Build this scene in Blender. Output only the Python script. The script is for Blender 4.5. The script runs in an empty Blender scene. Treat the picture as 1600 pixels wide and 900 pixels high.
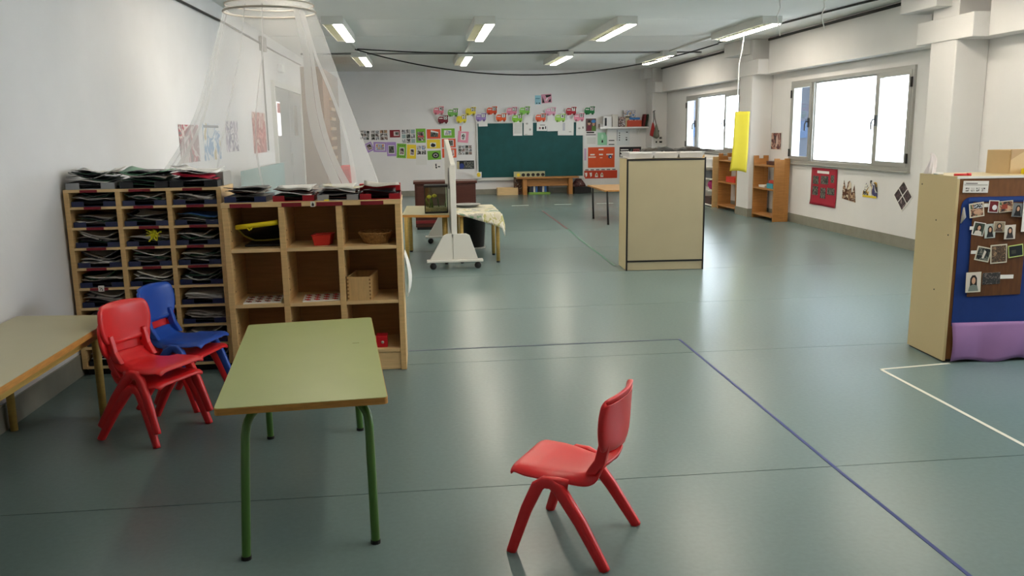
import bpy, bmesh, math, random
from mathutils import Vector, Matrix
S = bpy.context.scene
COL = S.collection
random.seed(7)
PI = math.pi

# ------------------------------------------------------------------ camera
cam_d = bpy.data.cameras.new('camera')
cam = bpy.data.objects.new('camera', cam_d); COL.objects.link(cam)
cam_d.sensor_width = 36.0; cam_d.lens = 36.0 * 1300 / 1600; cam_d.clip_end = 200
_p, _y, _r = .185, .1058, .015
_f = Vector((math.sin(_y)*math.cos(_p), math.cos(_y)*math.cos(_p), -math.sin(_p)))
_rt = Vector((math.cos(_y), -math.sin(_y), 0)); _dn = _f.cross(_rt)
_r2 = math.cos(_r)*_rt + math.sin(_r)*_dn; _d2 = -math.sin(_r)*_rt + math.cos(_r)*_dn
cam.matrix_world = Matrix(((_r2.x, -_d2.x, -_f.x, 0), (_r2.y, -_d2.y, -_f.y, 0), (_r2.z, -_d2.z, -_f.z, 1.5), (0, 0, 0, 1)))
S.camera = cam

# ------------------------------------------------------------------ world, light, exposure
W = bpy.data.worlds.new('world'); S.world = W; W.use_nodes = True
bg = W.node_tree.nodes['Background']; bg.inputs[0].default_value = (.82, .91, 1, 1); bg.inputs[1].default_value = 7.0
S.view_settings.view_transform = 'Standard'; S.view_settings.look = 'None'
S.view_settings.exposure = 1.25; S.view_settings.gamma = 1.0
try: S.view_settings.use_curve_mapping = False
except Exception: pass
LAMP = 15.0
def portal(y0, y1, z0, z1):
    d = bpy.data.lights.new('window_portal', 'AREA'); d.shape = 'RECTANGLE'; d.size = y1-y0; d.size_y = z1-z0
    d.cycles.is_portal = True
    o = bpy.data.objects.new('window_portal', d); COL.objects.link(o)
    o.location = (6.2, (y0+y1)/2, (z0+z1)/2)
    o.rotation_euler = (PI/2, 0, PI/2)   # shines toward -x
portal(9.72, 13.12, .95, 2.23); portal(15.25, 18.5, 1.03, 2.23); portal(3.4, 6.6, .95, 2.23)

# ------------------------------------------------------------------ materials
def s2l(c):
    return tuple(((v/255)/12.92 if v/255 <= .04045 else ((v/255+.055)/1.055)**2.4) for v in c)
MATS = {}
def mat(name, rgb, rough=.6, spec=.4, metal=0, var=0, scale=8, stretch=None, bump=0, bscale=60, rvar=0):
    if name in MATS: return MATS[name]
    m = bpy.data.materials.new(name); m.use_nodes = True; MATS[name] = m
    n = m.node_tree.nodes; l = m.node_tree.links; b = n['Principled BSDF']
    c = s2l(rgb)
    b.inputs['Base Color'].default_value = (*c, 1); b.inputs['Roughness'].default_value = rough
    b.inputs['Metallic'].default_value = metal; b.inputs['Specular IOR Level'].default_value = spec
    if var or bump or rvar:
        t = n.new('ShaderNodeTexCoord'); mp = n.new('ShaderNodeMapping'); l.new(t.outputs['Object'], mp.inputs[0])
        if stretch: mp.inputs['Scale'].default_value = stretch
    if var:
        nz = n.new('ShaderNodeTexNoise'); nz.inputs['Scale'].default_value = scale; nz.inputs['Detail'].default_value = 6
        l.new(mp.outputs[0], nz.inputs['Vector'])
        r = n.new('ShaderNodeValToRGB'); l.new(nz.outputs['Fac'], r.inputs[0])
        r.color_ramp.elements[0].position = .3; r.color_ramp.elements[1].position = .7
        r.color_ramp.elements[0].color = (*[v*(1-var) for v in c], 1); r.color_ramp.elements[1].color = (*[min(1, v*(1+var)) for v in c], 1)
        l.new(r.outputs[0], b.inputs['Base Color'])
    if rvar:
        nz = n.new('ShaderNodeTexNoise'); nz.inputs['Scale'].default_value = 2.5; nz.inputs['Detail'].default_value = 5
        l.new(mp.outputs[0], nz.inputs['Vector'])
        r = n.new('ShaderNodeMapRange'); l.new(nz.outputs['Fac'], r.inputs[0])
        r.inputs[3].default_value = rough-rvar; r.inputs[4].default_value = rough+rvar
        l.new(r.outputs[0], b.inputs['Roughness'])
    if bump:
        nz = n.new('ShaderNodeTexNoise'); nz.inputs['Scale'].default_value = bscale; nz.inputs['Detail'].default_value = 4
        l.new(mp.outputs[0], nz.inputs['Vector'])
        bp = n.new('ShaderNodeBump'); bp.inputs['Strength'].default_value = bump; bp.inputs['Distance'].default_value = .01
        l.new(nz.outputs['Fac'], bp.inputs['Height']); l.new(bp.outputs[0], b.inputs['Normal'])
    return m
def emit(name, rgb, st):
    m = bpy.data.materials.new(name); m.use_nodes = True; MATS[name] = m
    b = m.node_tree.nodes['Principled BSDF']; b.inputs['Base Color'].default_value = (.8, .8, .8, 1)
    b.inputs['Emission Color'].default_value = (*s2l(rgb), 1); b.inputs['Emission Strength'].default_value = st
    return m
def photo(name, cols, scale=9, seed=0, grid=None):
    """a small printed photograph: blotches of a few flat colours, optionally a contact sheet"""
    if name in MATS: return MATS[name]
    m = bpy.data.materials.new(name); m.use_nodes = True; MATS[name] = m
    n = m.node_tree.nodes; l = m.node_tree.links; b = n['Principled BSDF']; b.inputs['Roughness'].default_value = .5
    t = n.new('ShaderNodeTexCoord'); mp = n.new('ShaderNodeMapping'); mp.inputs['Location'].default_value = (seed*3.1, seed*1.7, seed*2.3)
    l.new(t.outputs['Object'], mp.inputs[0])
    nz = n.new('ShaderNodeTexNoise'); nz.inputs['Scale'].default_value = scale; nz.inputs['Detail'].default_value = 3; nz.inputs['Distortion'].default_value = .8
    l.new(mp.outputs[0], nz.inputs['Vector'])
    r = n.new('ShaderNodeValToRGB'); r.color_ramp.interpolation = 'CONSTANT'; l.new(nz.outputs['Fac'], r.inputs[0])
    k = len(cols); e = r.color_ramp.elements
    while len(e) < k: e.new(.5)
    for i, c in enumerate(cols):
        e[i].position = 0 if i == 0 else .34 + .32*i/k; e[i].color = (*s2l(c), 1)
    l.new(r.outputs[0], b.inputs['Base Color'])
    return m
def wood(name, rgb, rough=.5, var=.14, stretch=(1, 1, 14), scale=5):
    return mat(name, rgb, rough, .35, var=var, scale=scale, stretch=stretch)

M_wall = mat('wall_paint', (229, 227, 226), .85, .2, var=.03, scale=1.5, bump=.08, bscale=40)
M_wallL = mat('wall_paint_left', (222, 222, 224), .85, .2, var=.05, scale=1.2, bump=.08, bscale=40)
M_ceil = mat('ceiling_paint', (232, 232, 229), .8, .2, var=.03, scale=.8)
M_seam = mat('joint', (120, 120, 118), .9)
M_floor = mat('vinyl_floor', (107, 127, 126), .27, .33, var=.04, scale=45)
M_fjoint = mat('vinyl_weld', (84, 100, 98), .4)
M_base = mat('baseboard_stone', (140, 138, 126), .5, .4, var=.08, scale=10)
M_alu = mat('aluminium', (170, 170, 166), .42, .5, .35)
M_dark = mat('dark_plastic', (28, 27, 28), .5)
M_black = mat('black_edge', (22, 18, 18), .45)
M_beech = wood('beech', (214, 178, 124), .5, .1)
M_beechH = wood('beech_shelf', (222, 190, 140), .5, .1, (1, 14, 14))
M_oakback = wood('plywood_back', (166, 122, 70), .6, .12)
M_edgewood = wood('table_edge_wood', (186, 132, 66), .45, .18, (3, 3, 20))
M_brown = wood('pine_brown', (176, 122, 66), .45, .15)
M_darkbrown = wood('dark_brown', (74, 38, 30), .4, .15)
M_label = mat('label_red', (128, 24, 36), .6)
M_cream = mat('cream_laminate', (206, 187, 143), .4, .4, var=.02, scale=2)
M_green = mat('green_laminate', (164, 174, 116), .34, .45, var=.03, scale=4)
M_greenleg = mat('green_enamel', (68, 106, 42), .3, .5)
M_tablecream = mat('table_cream', (188, 181, 146), .35, .45, var=.03, scale=4)
M_tablewood = wood('table_leg_wood', (176, 146, 76), .5, .12)
M_red = mat('red_plastic', (222, 40, 44), .36, .5, bump=.02, bscale=220)
M_blue = mat('blue_plastic', (38, 82, 178), .36, .5, bump=.02, bscale=220)
M_navy = mat('navy_tray', (26, 36, 78), .35, .5)
M_greytray = mat('grey_tray', (150, 152, 156), .4)
M_redtray = mat('red_tray', (150, 22, 34), .4)
M_white = mat('paper_white', (232, 230, 226), .7)
M_paperg = mat('paper_grey', (176, 172, 166), .7, var=.1, scale=20)
M_foldergreen = mat('folder_green', (34, 74, 52), .4)
M_folderblk = mat('folder_black', (26, 26, 32), .35)
M_folderblue = mat('folder_blue', (60, 110, 180), .4)
M_mint = mat('folder_mint', (120, 170, 140), .4)
M_crimson = mat('crimson', (196, 34, 62), .5)
M_yellow = mat('yellow_foam', (232, 210, 26), .6, bump=.1, bscale=90)
M_yellowcloth = mat('yellow_paper', (200, 184, 44), .7, var=.04, scale=6)
M_board = mat('chalkboard', (14, 78, 78), .5, .3, var=.1, scale=5)
M_wicker = mat('wicker', (150, 110, 62), .7, var=.35, scale=70, bump=.5, bscale=110)
M_grey = mat('grey_plastic', (166, 164, 158), .5)
M_boardwhite = mat('whiteboard_frame', (206, 204, 196), .45)
M_orange = mat('orange_card', (218, 82, 32), .6, var=.04, scale=10)
M_purplecloth = mat('purple_paper', (150, 112, 162), .7, var=.06, scale=5)
M_bluecloth = mat('blue_cloth', (14, 48, 116), .8, var=.06, scale=12)
M_cardbrown = wood('hardboard_brown', (118, 76, 40), .6, .16, (10, 1, 2))
M_carton = mat('carton', (200, 172, 128), .7, var=.05, scale=6)
M_cable = mat('black_cable', (24, 24, 26), .5)
M_conduit = mat('grey_conduit', (128, 128, 126), .5)
M_cord = mat('white_cord', (225, 225, 222), .6)
M_lamp = mat('lamp_housing', (210, 211, 206), .4)
M_louvre = mat('lamp_louvre', (196, 198, 176), .3, .5, .4)
M_tube = emit('lamp_light', (255, 242, 222), LAMP)
M_tape_blue = mat('tape_blue', (26, 50, 116), .5)
M_tape_dark = mat('tape_navy', (48, 70, 92), .5)
M_tape_white = mat('tape_white', (214, 214, 200), .5)
M_tape_green = mat('tape_green', (60, 112, 92), .5)
M_tape_red = mat('tape_maroon', (96, 62, 66), .5)
M_door = mat('door_grey', (150, 152, 154), .5)
M_print = [photo('print_dark_%d' % i, c, 26, i) for i, c in enumerate([
    [(20, 20, 22), (70, 60, 56), (214, 210, 206), (30, 30, 34)], [(30, 28, 34), (90, 60, 50), (180, 150, 140), (20, 20, 30), (230, 230, 230)],
    [(16, 18, 20), (60, 70, 66), (120, 120, 110), (24, 26, 26)], [(230, 230, 232), (28, 28, 32), (200, 204, 210), (70, 60, 60)]])]
M_printcol = [photo('print_colour_%d' % i, c, 22, 5+i) for i, c in enumerate([
    [(190, 210, 235), (70, 110, 180), (224, 200, 140), (196, 80, 50)], [(160, 40, 44), (226, 200, 196), (120, 60, 70), (70, 20, 26)],
    [(40, 30, 30), (120, 80, 60), (200, 160, 130), (80, 100, 70)], [(80, 120, 170), (230, 230, 235), (180, 150, 90), (120, 150, 200)],
    [(150, 120, 160), (230, 226, 230), (60, 60, 90), (170, 160, 180)]])]
def col(rgb): return mat('card_%d_%d_%d' % rgb, rgb, .65)

# net and glass
def netmat():
    m = bpy.data.materials.new('white_net'); m.use_nodes = True
    n = m.node_tree.nodes; l = m.node_tree.links; out = n['Material Output']; n.remove(n['Principled BSDF'])
    tr = n.new('ShaderNodeBsdfTransparent'); di = n.new('ShaderNodeBsdfDiffuse'); tl = n.new('ShaderNodeBsdfTranslucent')
    di.inputs[0].default_value = (.86, .85, .84, 1); tl.inputs[0].default_value = (.86, .85, .84, 1)
    a = n.new('ShaderNodeMixShader'); a.inputs[0].default_value = .5; l.new(di.outputs[0], a.inputs[1]); l.new(tl.outputs[0], a.inputs[2])
    b = n.new('ShaderNodeMixShader'); b.inputs[0].default_value = .275; l.new(tr.outputs[0], b.inputs[1]); l.new(a.outputs[0], b.inputs[2])
    l.new(b.outputs[0], out.inputs[0]); return m, b
M_net, _nb = netmat()
M_hem, _hb = netmat(); M_hem.name = 'net_hem'; _hb.inputs[0].default_value = .45
def glassmat(name, tint, gl):
    m = bpy.data.materials.new(name); m.use_nodes = True
    n = m.node_tree.nodes; l = m.node_tree.links; out = n['Material Output']; n.remove(n['Principled BSDF'])
    tr = n.new('ShaderNodeBsdfTransparent'); tr.inputs[0].default_value = (*tint, 1)
    g = n.new('ShaderNodeBsdfGlossy'); g.inputs['Roughness'].default_value = .02
    b = n.new('ShaderNodeMixShader'); b.inputs[0].default_value = gl; l.new(tr.outputs[0], b.inputs[1]); l.new(g.outputs[0], b.inputs[2])
    l.new(b.outputs[0], out.inputs[0]); return m
M_glass = glassmat('window_glass', (.97, .98, .98), .05)
M_tankglass = glassmat('tank_glass', (.86, .9, .82), .06)

# ------------------------------------------------------------------ mesh helpers
class MB:
    def __init__(s): s.bm = bmesh.new(); s.mats = []; s.mi = 0
    def use(s, m):
        if m not in s.mats: s.mats.append(m)
        s.mi = s.mats.index(m); return s
    def _f(s, vs):
        try: f = s.bm.faces.new(vs); f.material_index = s.mi; return f
        except ValueError: return None
    def box(s, x0, x1, y0, y1, z0, z1, bev=0, M=None):
        v = [s.bm.verts.new((x, y, z)) for x in (x0, x1) for y in (y0, y1) for z in (z0, z1)]
        fs = [s._f([v[i] for i in q]) for q in ((0, 1, 3, 2), (4, 6, 7, 5), (0, 4, 5, 1), (2, 3, 7, 6), (0, 2, 6, 4), (1, 5, 7, 3))]
        if M is not None:
            for a in v: a.co = M @ a.co
        if bev:
            es = list({e for f in fs for e in f.edges})
            r = bmesh.ops.bevel(s.bm, geom=es, offset=bev, segments=2, affect='EDGES', profile=.5)
            for f in r['faces']: f.material_index = s.mi
        return s
    def prism(s, pts, axis, a, b):
        """polygon pts (p,q) extruded along axis from a to b"""
        def mk(p, q, t): return {'x': (t, p, q), 'y': (p, t, q), 'z': (p, q, t)}[axis]
        A = [s.bm.verts.new(mk(p, q, a)) for p, q in pts]; B = [s.bm.verts.new(mk(p, q, b)) for p, q in pts]
        s._f(A); s._f(B[::-1]); n = len(pts)
        for i in range(n): s._f([A[i], B[i], B[(i+1) % n], A[(i+1) % n]])
        return s
    def tube(s, pts, r, n=10, cap=True, sq=None):
        """swept tube through pts; r a number or a list; sq=(a,b) scales the section"""
        P = [Vector(p) for p in pts]; rings = []; up = None
        for i, p in enumerate(P):
            d = (P[min(i+1, len(P)-1)]-P[max(i-1, 0)]).normalized()
            if up is None: up = Vector((0, 0, 1)) if abs(d.z) < .9 else Vector((1, 0, 0))
            x = d.cross(up)
            if x.length < 1e-4: x = d.cross(Vector((0, 1, 0)))
            x.normalize(); y = d.cross(x); up = -y if (-y).dot(up) > 0 else y
            rr = r[i] if isinstance(r, (list, tuple)) else r
            ring = []
            for k in range(n):
                t = 2*PI*k/n; c, q = math.cos(t), math.sin(t)
                if sq:
                    c = math.copysign(abs(c)**.55, c)*sq[0]; q = math.copysign(abs(q)**.55, q)*sq[1]
                ring.append(s.bm.verts.new(p + rr*(c*x+q*y)))
            rings.append(ring)
        for a, b in zip(rings, rings[1:]):
            for k in range(n): s._f([a[k], a[(k+1) % n], b[(k+1) % n], b[k]])
        if cap: s._f(rings[0][::-1]); s._f(rings[-1])
        return s
    def lathe(s, prof, c=(0, 0, 0), n=24, sx=1, sy=1):
        rings = [[s.bm.verts.new((c[0]+r*math.cos(2*PI*k/n)*sx, c[1]+r*math.sin(2*PI*k/n)*sy, c[2]+z)) for k in range(n)] for r, z in prof]
        for a, b in zip(rings, rings[1:]):
            for k in range(n): s._f([a[k], a[(k+1) % n], b[(k+1) % n], b[k]])
        return s
    def grid(s, fn, nu, nv, wrap=False):
        g = [[s.bm.verts.new(fn(i/nu, j/nv)) for j in range(nv+1)] for i in range(nu if wrap else nu+1)]
        L = len(g)
        for i in range(nu):
            for j in range(nv): s._f([g[i][j], g[(i+1) % L][j], g[(i+1) % L][j+1], g[i][j+1]])
        return s
    def poly(s, pts):
        s._f([s.bm.verts.new(p) for p in pts]); return s
    def build(s, name, m=None, parent=None, smooth=False, loc=None, rot=None):
        bmesh.ops.recalc_face_normals(s.bm, faces=s.bm.faces[:])
        me = bpy.data.meshes.new(name); s.bm.to_mesh(me); s.bm.free()
        for k in (s.mats or [m]): me.materials.append(k)
        if smooth:
            for p in me.polygons: p.use_smooth = True
        o = bpy.data.objects.new(name, me); COL.objects.link(o)
        if parent: o.parent = parent
        if loc: o.location = loc
        if rot: o.rotation_euler = rot
        return o
def boxob(name, m, parent, *b, bev=0, **k): return MB().box(*b, bev=bev).build(name, m, parent, **k)
def mod_solid(o, t, off=0):
    m = o.modifiers.new('solid', 'SOLIDIFY'); m.thickness = t; m.offset = off
def mod_sub(o, n=2):
    m = o.modifiers.new('sub', 'SUBSURF'); m.levels = n; m.render_levels = n
def mod_bevel(o, w=.004, seg=2):
    m = o.modifiers.new('bevel', 'BEVEL'); m.width = w; m.segments = seg; m.limit_method = 'ANGLE'
def autosmooth(o):
    for p in o.data.polygons: p.use_smooth = True
    m = o.modifiers.new('edges', 'EDGE_SPLIT'); m.split_angle = .6
def tag(o, label, cat, group=None):
    o['label'] = label; o['category'] = cat
    if group: o['group'] = group
    return o
def thing(name, label, cat, loc=(0, 0, 0), rz=0, group=None):
    o = bpy.data.objects.new(name, None); COL.objects.link(o); o.empty_display_size = .1
    o.location = loc; o.rotation_euler = (0, 0, rz); return tag(o, label, cat, group)
def struct(o): o['kind'] = 'structure'; return o
def copy_tree(o, parent=None):
    c = o.copy(); COL.objects.link(c)
    if parent: c.parent = parent
    for ch in list(o.children): copy_tree(ch, c)
    return c
def setmat(o, m):
    for s in o.material_slots: s.link = 'OBJECT'; s.material = m
FONT = {}
def glyph(txt, size, m, parent, loc, name='number', rot=(PI/2, 0, 0), depth=.0008):
    key = (txt, size)
    if key not in FONT:
        c = bpy.data.curves.new('t', 'FONT'); c.body = txt; c.size = size; c.align_x = 'CENTER'; c.align_y = 'CENTER'; c.extrude = depth; c.resolution_u = 3; c.offset = size*.018
        t = bpy.data.objects.new('t', c); COL.objects.link(t)
        dg = bpy.context.evaluated_depsgraph_get(); dg.update()
        FONT[key] = bpy.data.meshes.new_from_object(t.evaluated_get(dg)); bpy.data.objects.remove(t); FONT[key].name = name
        FONT[key].materials.clear(); FONT[key].materials.append(m)
    o = bpy.data.objects.new(name, FONT[key]); COL.objects.link(o); o.parent = parent; o.location = loc; o.rotation_euler = rot
    setmat(o, m); return o

# ================================================================== SETTING
XL, XR, YB, YN, ZC = -2.22, 5.97, 20.6, -1.6, 2.97
# floor: vinyl sheets laid across the room, welded joints
floor = struct(boxob('floor', M_fjoint, None, XL-.2, XR+.2, YN-.2, YB+.2, -.2, -.006))
ys = [YN-.2, -.65, 1.35, 3.36, 5.36, 7.0, 8.75, 10.7, 12.75, 14.75, 16.75, 18.75, YB+.2]
for a, b in zip(ys, ys[1:]):
    boxob('vinyl_sheet', M_floor, floor, XL-.2, XR+.2, a+.0025, b-.0025, -.006, 0)
# ceiling: precast slabs with recessed joints
ceil = struct(boxob('ceiling', M_seam, None, XL-.2, XR+.2, YN-.2, YB+.2, ZC+.02, ZC+.2))
cs = [YN-.2, 1.5, 4.0, 6.5, 9.0, 11.42, 13.3, 15.85, 18.5, YB+.2]
for a, b in zip(cs, cs[1:]):
    boxob('ceiling_slab', M_ceil, ceil, XL-.2, XR+.2, a+.012, b-.012, ZC, ZC+.03, bev=.004)
struct(boxob('wall_back', M_wall, None, XL-.2, XR+.2, YB, YB+.15, 0, ZC))
struct(boxob('wall_front', M_wall, None, XL-.2, XR+.2, YN-.15, YN, 0, ZC))
struct(boxob('wall_left', M_wallL, None, XL-.15, XL, YN, YB, 0, ZC))
WIN = [(9.72, 13.12, .95, 2.23), (15.25, 18.5, 1.03, 2.23), (3.4, 6.6, .95, 2.23)]
wr = MB(); y = YN
for y0, y1, z0, z1 in sorted(WIN):
    wr.box(XR, XR+.15, y, y0, 0, ZC); wr.box(XR, XR+.15, y0, y1, 0, z0); wr.box(XR, XR+.15, y0, y1, z1, ZC); y = y1
wr.box(XR, XR+.15, y, YB, 0, ZC); struct(wr.build('wall_right', M_wall))
struct(boxob('baseboard_back', M_base, None, XL, XR, YB-.012, YB, 0, .13))
struct(boxob('baseboard_left', M_base, None, XL, XL+.012, YN, YB-.012, 0, .14))
b = MB()
for y0, y1 in ((YN, 8.45), (8.9, 13.9), (14.45, 20.05)): b.box(XR-.012, XR, y0, y1, 0, .14)
for y0, y1 in ((8.45, 8.9), (13.9, 14.45), (20.05, 20.58)):
    b.box(5.588, 5.6, y0-.012, y1, 0, .14); b.box(5.6, XR, y0-.012, y0, 0, .14)
struct(b.build('baseboard_right', M_base))
# columns, capitals, roof-beam ends, lintels
def column(n, y0, y1):
    c = struct(boxob('trim_%d' % n, M_wall, None, 5.6, XR, y0, y1, 0, ZC, bev=.012))
    boxob('capital', M_wall, c, 5.585, XR, y0-.27, min(y1+.25, YB-.01), 2.385, 2.63, bev=.008)
    boxob('beam_end', M_wall, c, 5.42, XR, y0+.12, min(y1+.34, YB-.01), 2.735, ZC, bev=.008)
    return c
column(1, 8.45, 8.9); column(2, 13.9, 14.45); column(3, 20.05, YB)
for i, (y0, y1) in enumerate(((YN, 8.18), (9.16, 13.63), (14.7, 19.78))):
    struct(boxob('trim_%d' % (4+i), M_wall, None, 5.76, XR, y0, y1, 2.39, ZC, bev=.006))
# windows
for i, (y0, y1, z0, z1) in enumerate(WIN):
    w = bpy.data.objects.new('window_%d' % (i+1), None); COL.objects.link(w); struct(w); w.location = (XR, 0, 0)
    f = .05
    fr = MB(); fr.box(-.03, .07, y0, y1, z0, z0+f); fr.box(-.03, .07, y0, y1, z1-f, z1)
    fr.box(-.03, .07, y0, y0+f, z0+f, z1-f); fr.box(-.03, .07, y1-f, y1, z0+f, z1-f)
    m1, m2 = y0+.85, y1-.75
    fr.box(-.02, .06, m1-.03, m1+.03, z0+f, z1-f); fr.box(-.02, .06, m2-.03, m2+.03, z0+f, z1-f)
    fo = fr.build('window_frame', M_alu, w); mod_bevel(fo, .004)
    boxob('sill', M_alu, w, -.05, .0, y0-.01, y1+.01, z0-.02, z0, bev=.004)
    for a, b, kind in ((y0+f, m1-.03, 'case'), (m1+.03, m2-.03, 'fix'), (m2+.03, y1-f, 'case')):
        t = .06 if kind == 'case' else .022
        sa = MB(); x0, x1 = (-.035, .03) if kind == 'case' else (0, .03)
        sa.box(x0, x1, a, b, z0+f, z0+f+t); sa.box(x0, x1, a, b, z1-f-t, z1-f); sa.box(x0, x1, a, a+t, z0+f+t, z1-f-t); sa.box(x0, x1, b-t, b, z0+f+t, z1-f-t)
        so = sa.build('sash', M_alu, w); mod_bevel(so, .004)
        boxob('pane', M_glass, so, .008, .014, a+t-.005, b-t+.005, z0+f+t-.005, z1-f-t+.005)
        if kind == 'case':
            yy = b-.03 if a < m1 else a+.03
            h = MB(); zc = (z0+z1)/2-.03
            h.box(-.055, -.034, yy-.018, yy+.018, zc-.05, zc+.09, bev=.004)
            h.tube([(-.05, yy, zc+.03), (-.085, yy, zc+.035), (-.098, yy+.01, zc), (-.098, yy+.012, zc-.1)], .011, 8)
            h.build('handle', M_dark, so)
            yh = a-.012 if a < m1 else b+.012
            for zz in (z0+.16, z1-.2): boxob('hinge', M_dark, so, -.05, -.02, yh-.012, yh+.012, zz-.06, zz+.06)
# door in the left wall
d = bpy.data.objects.new('door_1', None); COL.objects.link(d); struct(d); d.location = (XL, 0, 0)
fr = MB(); fr.box(0, .05, 13.25, 13.35, 0, 2.33); fr.box(0, .05, 16.15, 16.25, 0, 2.33); fr.box(0, .05, 13.35, 16.15, 2.25, 2.33)
fr.build('door_frame', M_lamp, d)
for a, b, s in ((13.36, 14.74, 0), (14.76, 16.14, 1)):
    lf = boxob('door_leaf', M_door, d, 0, .035, a, b, .01, 2.24, bev=.004)
    g0, g1 = (13.46, 13.76) if s == 0 else (15.2, 15.6)
    boxob('vision_glass', emit('lit_door_pane', (236, 226, 226), .95) if s == 0 else mat('door_glass', (120, 124, 126), .2), lf, .03, .04, g0, g1, 1.5, 2.02)
    if s == 0: boxob('pane_sticker', mat('sticker_pink', (206, 120, 120), .6), lf, .04, .043, g0+.02, g1-.02, 1.85, 2.0)
    boxob('push_plate', M_alu, lf, .035, .045, (14.62 if s == 0 else 14.8), (14.68 if s == 0 else 14.86), 1.0, 1.2)

# exterior: pillars and paving seen through the panes
struct(boxob('ground_outside', mat('paving', (222, 222, 220), .9, var=.06, scale=3), None, XR+.15, 60, -30, 60, -.4, -.2))
struct(boxob('canopy_glare_block', mat('canopy_paint', (150, 152, 156), .8), None, XR+.17, 11.0, 7.4, 23.0, 2.75, 2.95))  # canopy added and stretched to block sky glare on the floor
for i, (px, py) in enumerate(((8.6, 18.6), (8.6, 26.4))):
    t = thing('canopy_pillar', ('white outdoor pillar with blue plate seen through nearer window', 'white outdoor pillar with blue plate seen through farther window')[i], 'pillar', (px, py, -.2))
    boxob('shaft', mat('pillar_white_shaded', (60, 64, 73), .8), t, -.25, .25, -.25, .25, 0, 4)  # white shaft coloured dark, standing in for porch shade
    boxob('sign_plate', mat('sign_blue_shaded', (8, 44, 78), .5), t, -.29, .2, -.3, -.25, 1.48, 1.86)  # plate blue darkened too, in place of porch shade

# ================================================================== LAMPS AND CABLES
def lamp(x, y, label):
    t = thing('ceiling_lamp', label, 'lamp', (x, y, ZC), 0, 'twin tube ceiling lamps')
    L, w, h = 1.0, .135, .1
    hs = MB(); hs.box(-w, w, -L, L, -.035, 0); hs.box(-w, -w+.012, -L, L, -h, -.035); hs.box(w-.012, w, -L, L, -h, -.035)
    hs.box(-w+.012, w-.012, -L, -L+.012, -h, -.035); hs.box(-w+.012, w-.012, L-.012, L, -h, -.035); hs.box(-.006, .006, -L+.012, L-.012, -h, -.035)
    hs.build('housing', M_lamp, t)
    s = 1
    boxob('diffuser', M_tube, t, *( (.008, w-.014)), -L+.02, L-.02, -h-.010, -h+.012)
    lo = MB(); lo.box(-w+.014, -.008, -L+.02, L-.02, -.06, -.05)
    for k in range(12):
        yy = -L+.1+k*(2*L-.2)/11; lo.box(-w+.014, -.008, yy-.004, yy+.004, -h+.002, -.06)
    lo.build('louvre', M_louvre, t)
    return t
rows = [('added_overhead', 3.35), ('front', 7.75), ('middle', 12.1), ('far', 16.75)]  # first row is added out of view to brighten the foreground
cols = [(-1.05, 'leftmost'), (.88, 'second from left'), (2.75, 'third from left'), (4.72, 'rightmost')]
for rn, ry in rows:
    for cx, cn in cols:
        if rn == 'added_overhead' and cx < 0: continue
        lamp(cx, ry, '%s of the four ceiling lamps in the %s row' % (cn, {'added_overhead': 'added_overhead', 'front': 'nearest visible', 'middle': 'middle', 'far': 'farthest'}[rn]))
for cx, cn in cols:
    tr = MB(); tr.box(cx-.02, cx+.02, 13.12, 15.73, ZC-.03, ZC)
    tag(tr.build('cable_trunking', M_lamp), 'thin white trunking joining the %s lamps of middle and farthest rows' % cn, 'trunking', 'trunking between lamp rows')
def sag(a, b, d, n=24):
    a, b = Vector(a), Vector(b); return [a.lerp(b, i/n) - Vector((0, 0, d*4*(i/n)*(1-i/n))) for i in range(n+1)]
tag(MB().tube(sag((-1.02, 15.0, 2.945), (2.75, 15.4, 2.945), .06), .011, 6).build('power_cable', M_cable, None, True), 'taut black cable strung between leftmost and third lamp columns', 'cable')
tag(MB().tube(sag((-1.05, 14.9, 2.93), (5.1, 14.2, 2.93), .47), .012, 6).build('power_cable', M_cable, None, True), 'long black cable sagging under the ceiling across the room', 'cable')
tag(MB().tube([(5.1, 14.2, 2.945), (5.1, 13.2, 2.95), (5.12, 12, 2.955), (5.2, 10.6, 2.95), (5.32, 9.7, 2.955), (5.4, 9.2, 2.955), (5.42, 8.0, 2.955)], .014, 6).build('power_cable', M_cable, None, True), 'black cable run along the ceiling near the window beam', 'cable')
tag(MB().tube([(5.74, y_, 2.93) for y_ in (9.3, 10.5, 12, 13.6)], .02, 6).build('power_cable', M_cable, None, True), 'black cable in the corner of ceiling and nearer window beam', 'cable')
tag(MB().tube([(5.74, y_, 2.93) for y_ in (15.15, 16.5, 18, 19.8)], .02, 6).build('power_cable', M_cable, None, True), 'black cable in the corner of ceiling and farther window beam', 'cable')
tag(MB().tube([(-2.1, 15.95, 2.95), (1, 15.95, 2.95), (3, 15.95, 2.95), (5.4, 15.95, 2.95)], .018, 6).build('conduit', M_conduit, None, True), 'grey conduit crossing the ceiling beside a slab joint', 'conduit')
cd = thing('conduit', 'dark conduit along the upper left wall ending in a junction box', 'conduit', (XL+.02, 0, 2.79))
MB().tube([(0, 6.6, -.05), (0, 8.4, -.03), (0, 10.4, 0), (0, 12.6, 0)], .013, 6).build('pipe', M_cable, cd, True)
MB().tube([(.0, 12.6, 0), (0, 12.62, -.1), (0, 12.62, -1.5)], .012, 6).build('drop_pipe', M_conduit, cd, True)
MB().tube([(0, 12.6, 0), (0, 14, 0), (0, 16.6, .02)], .011, 6).build('thin_pipe', M_conduit, cd, True)
boxob('junction_box', M_grey, cd, -.015, .05, 12.5, 12.75, -.1, .1, bev=.006)
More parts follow.
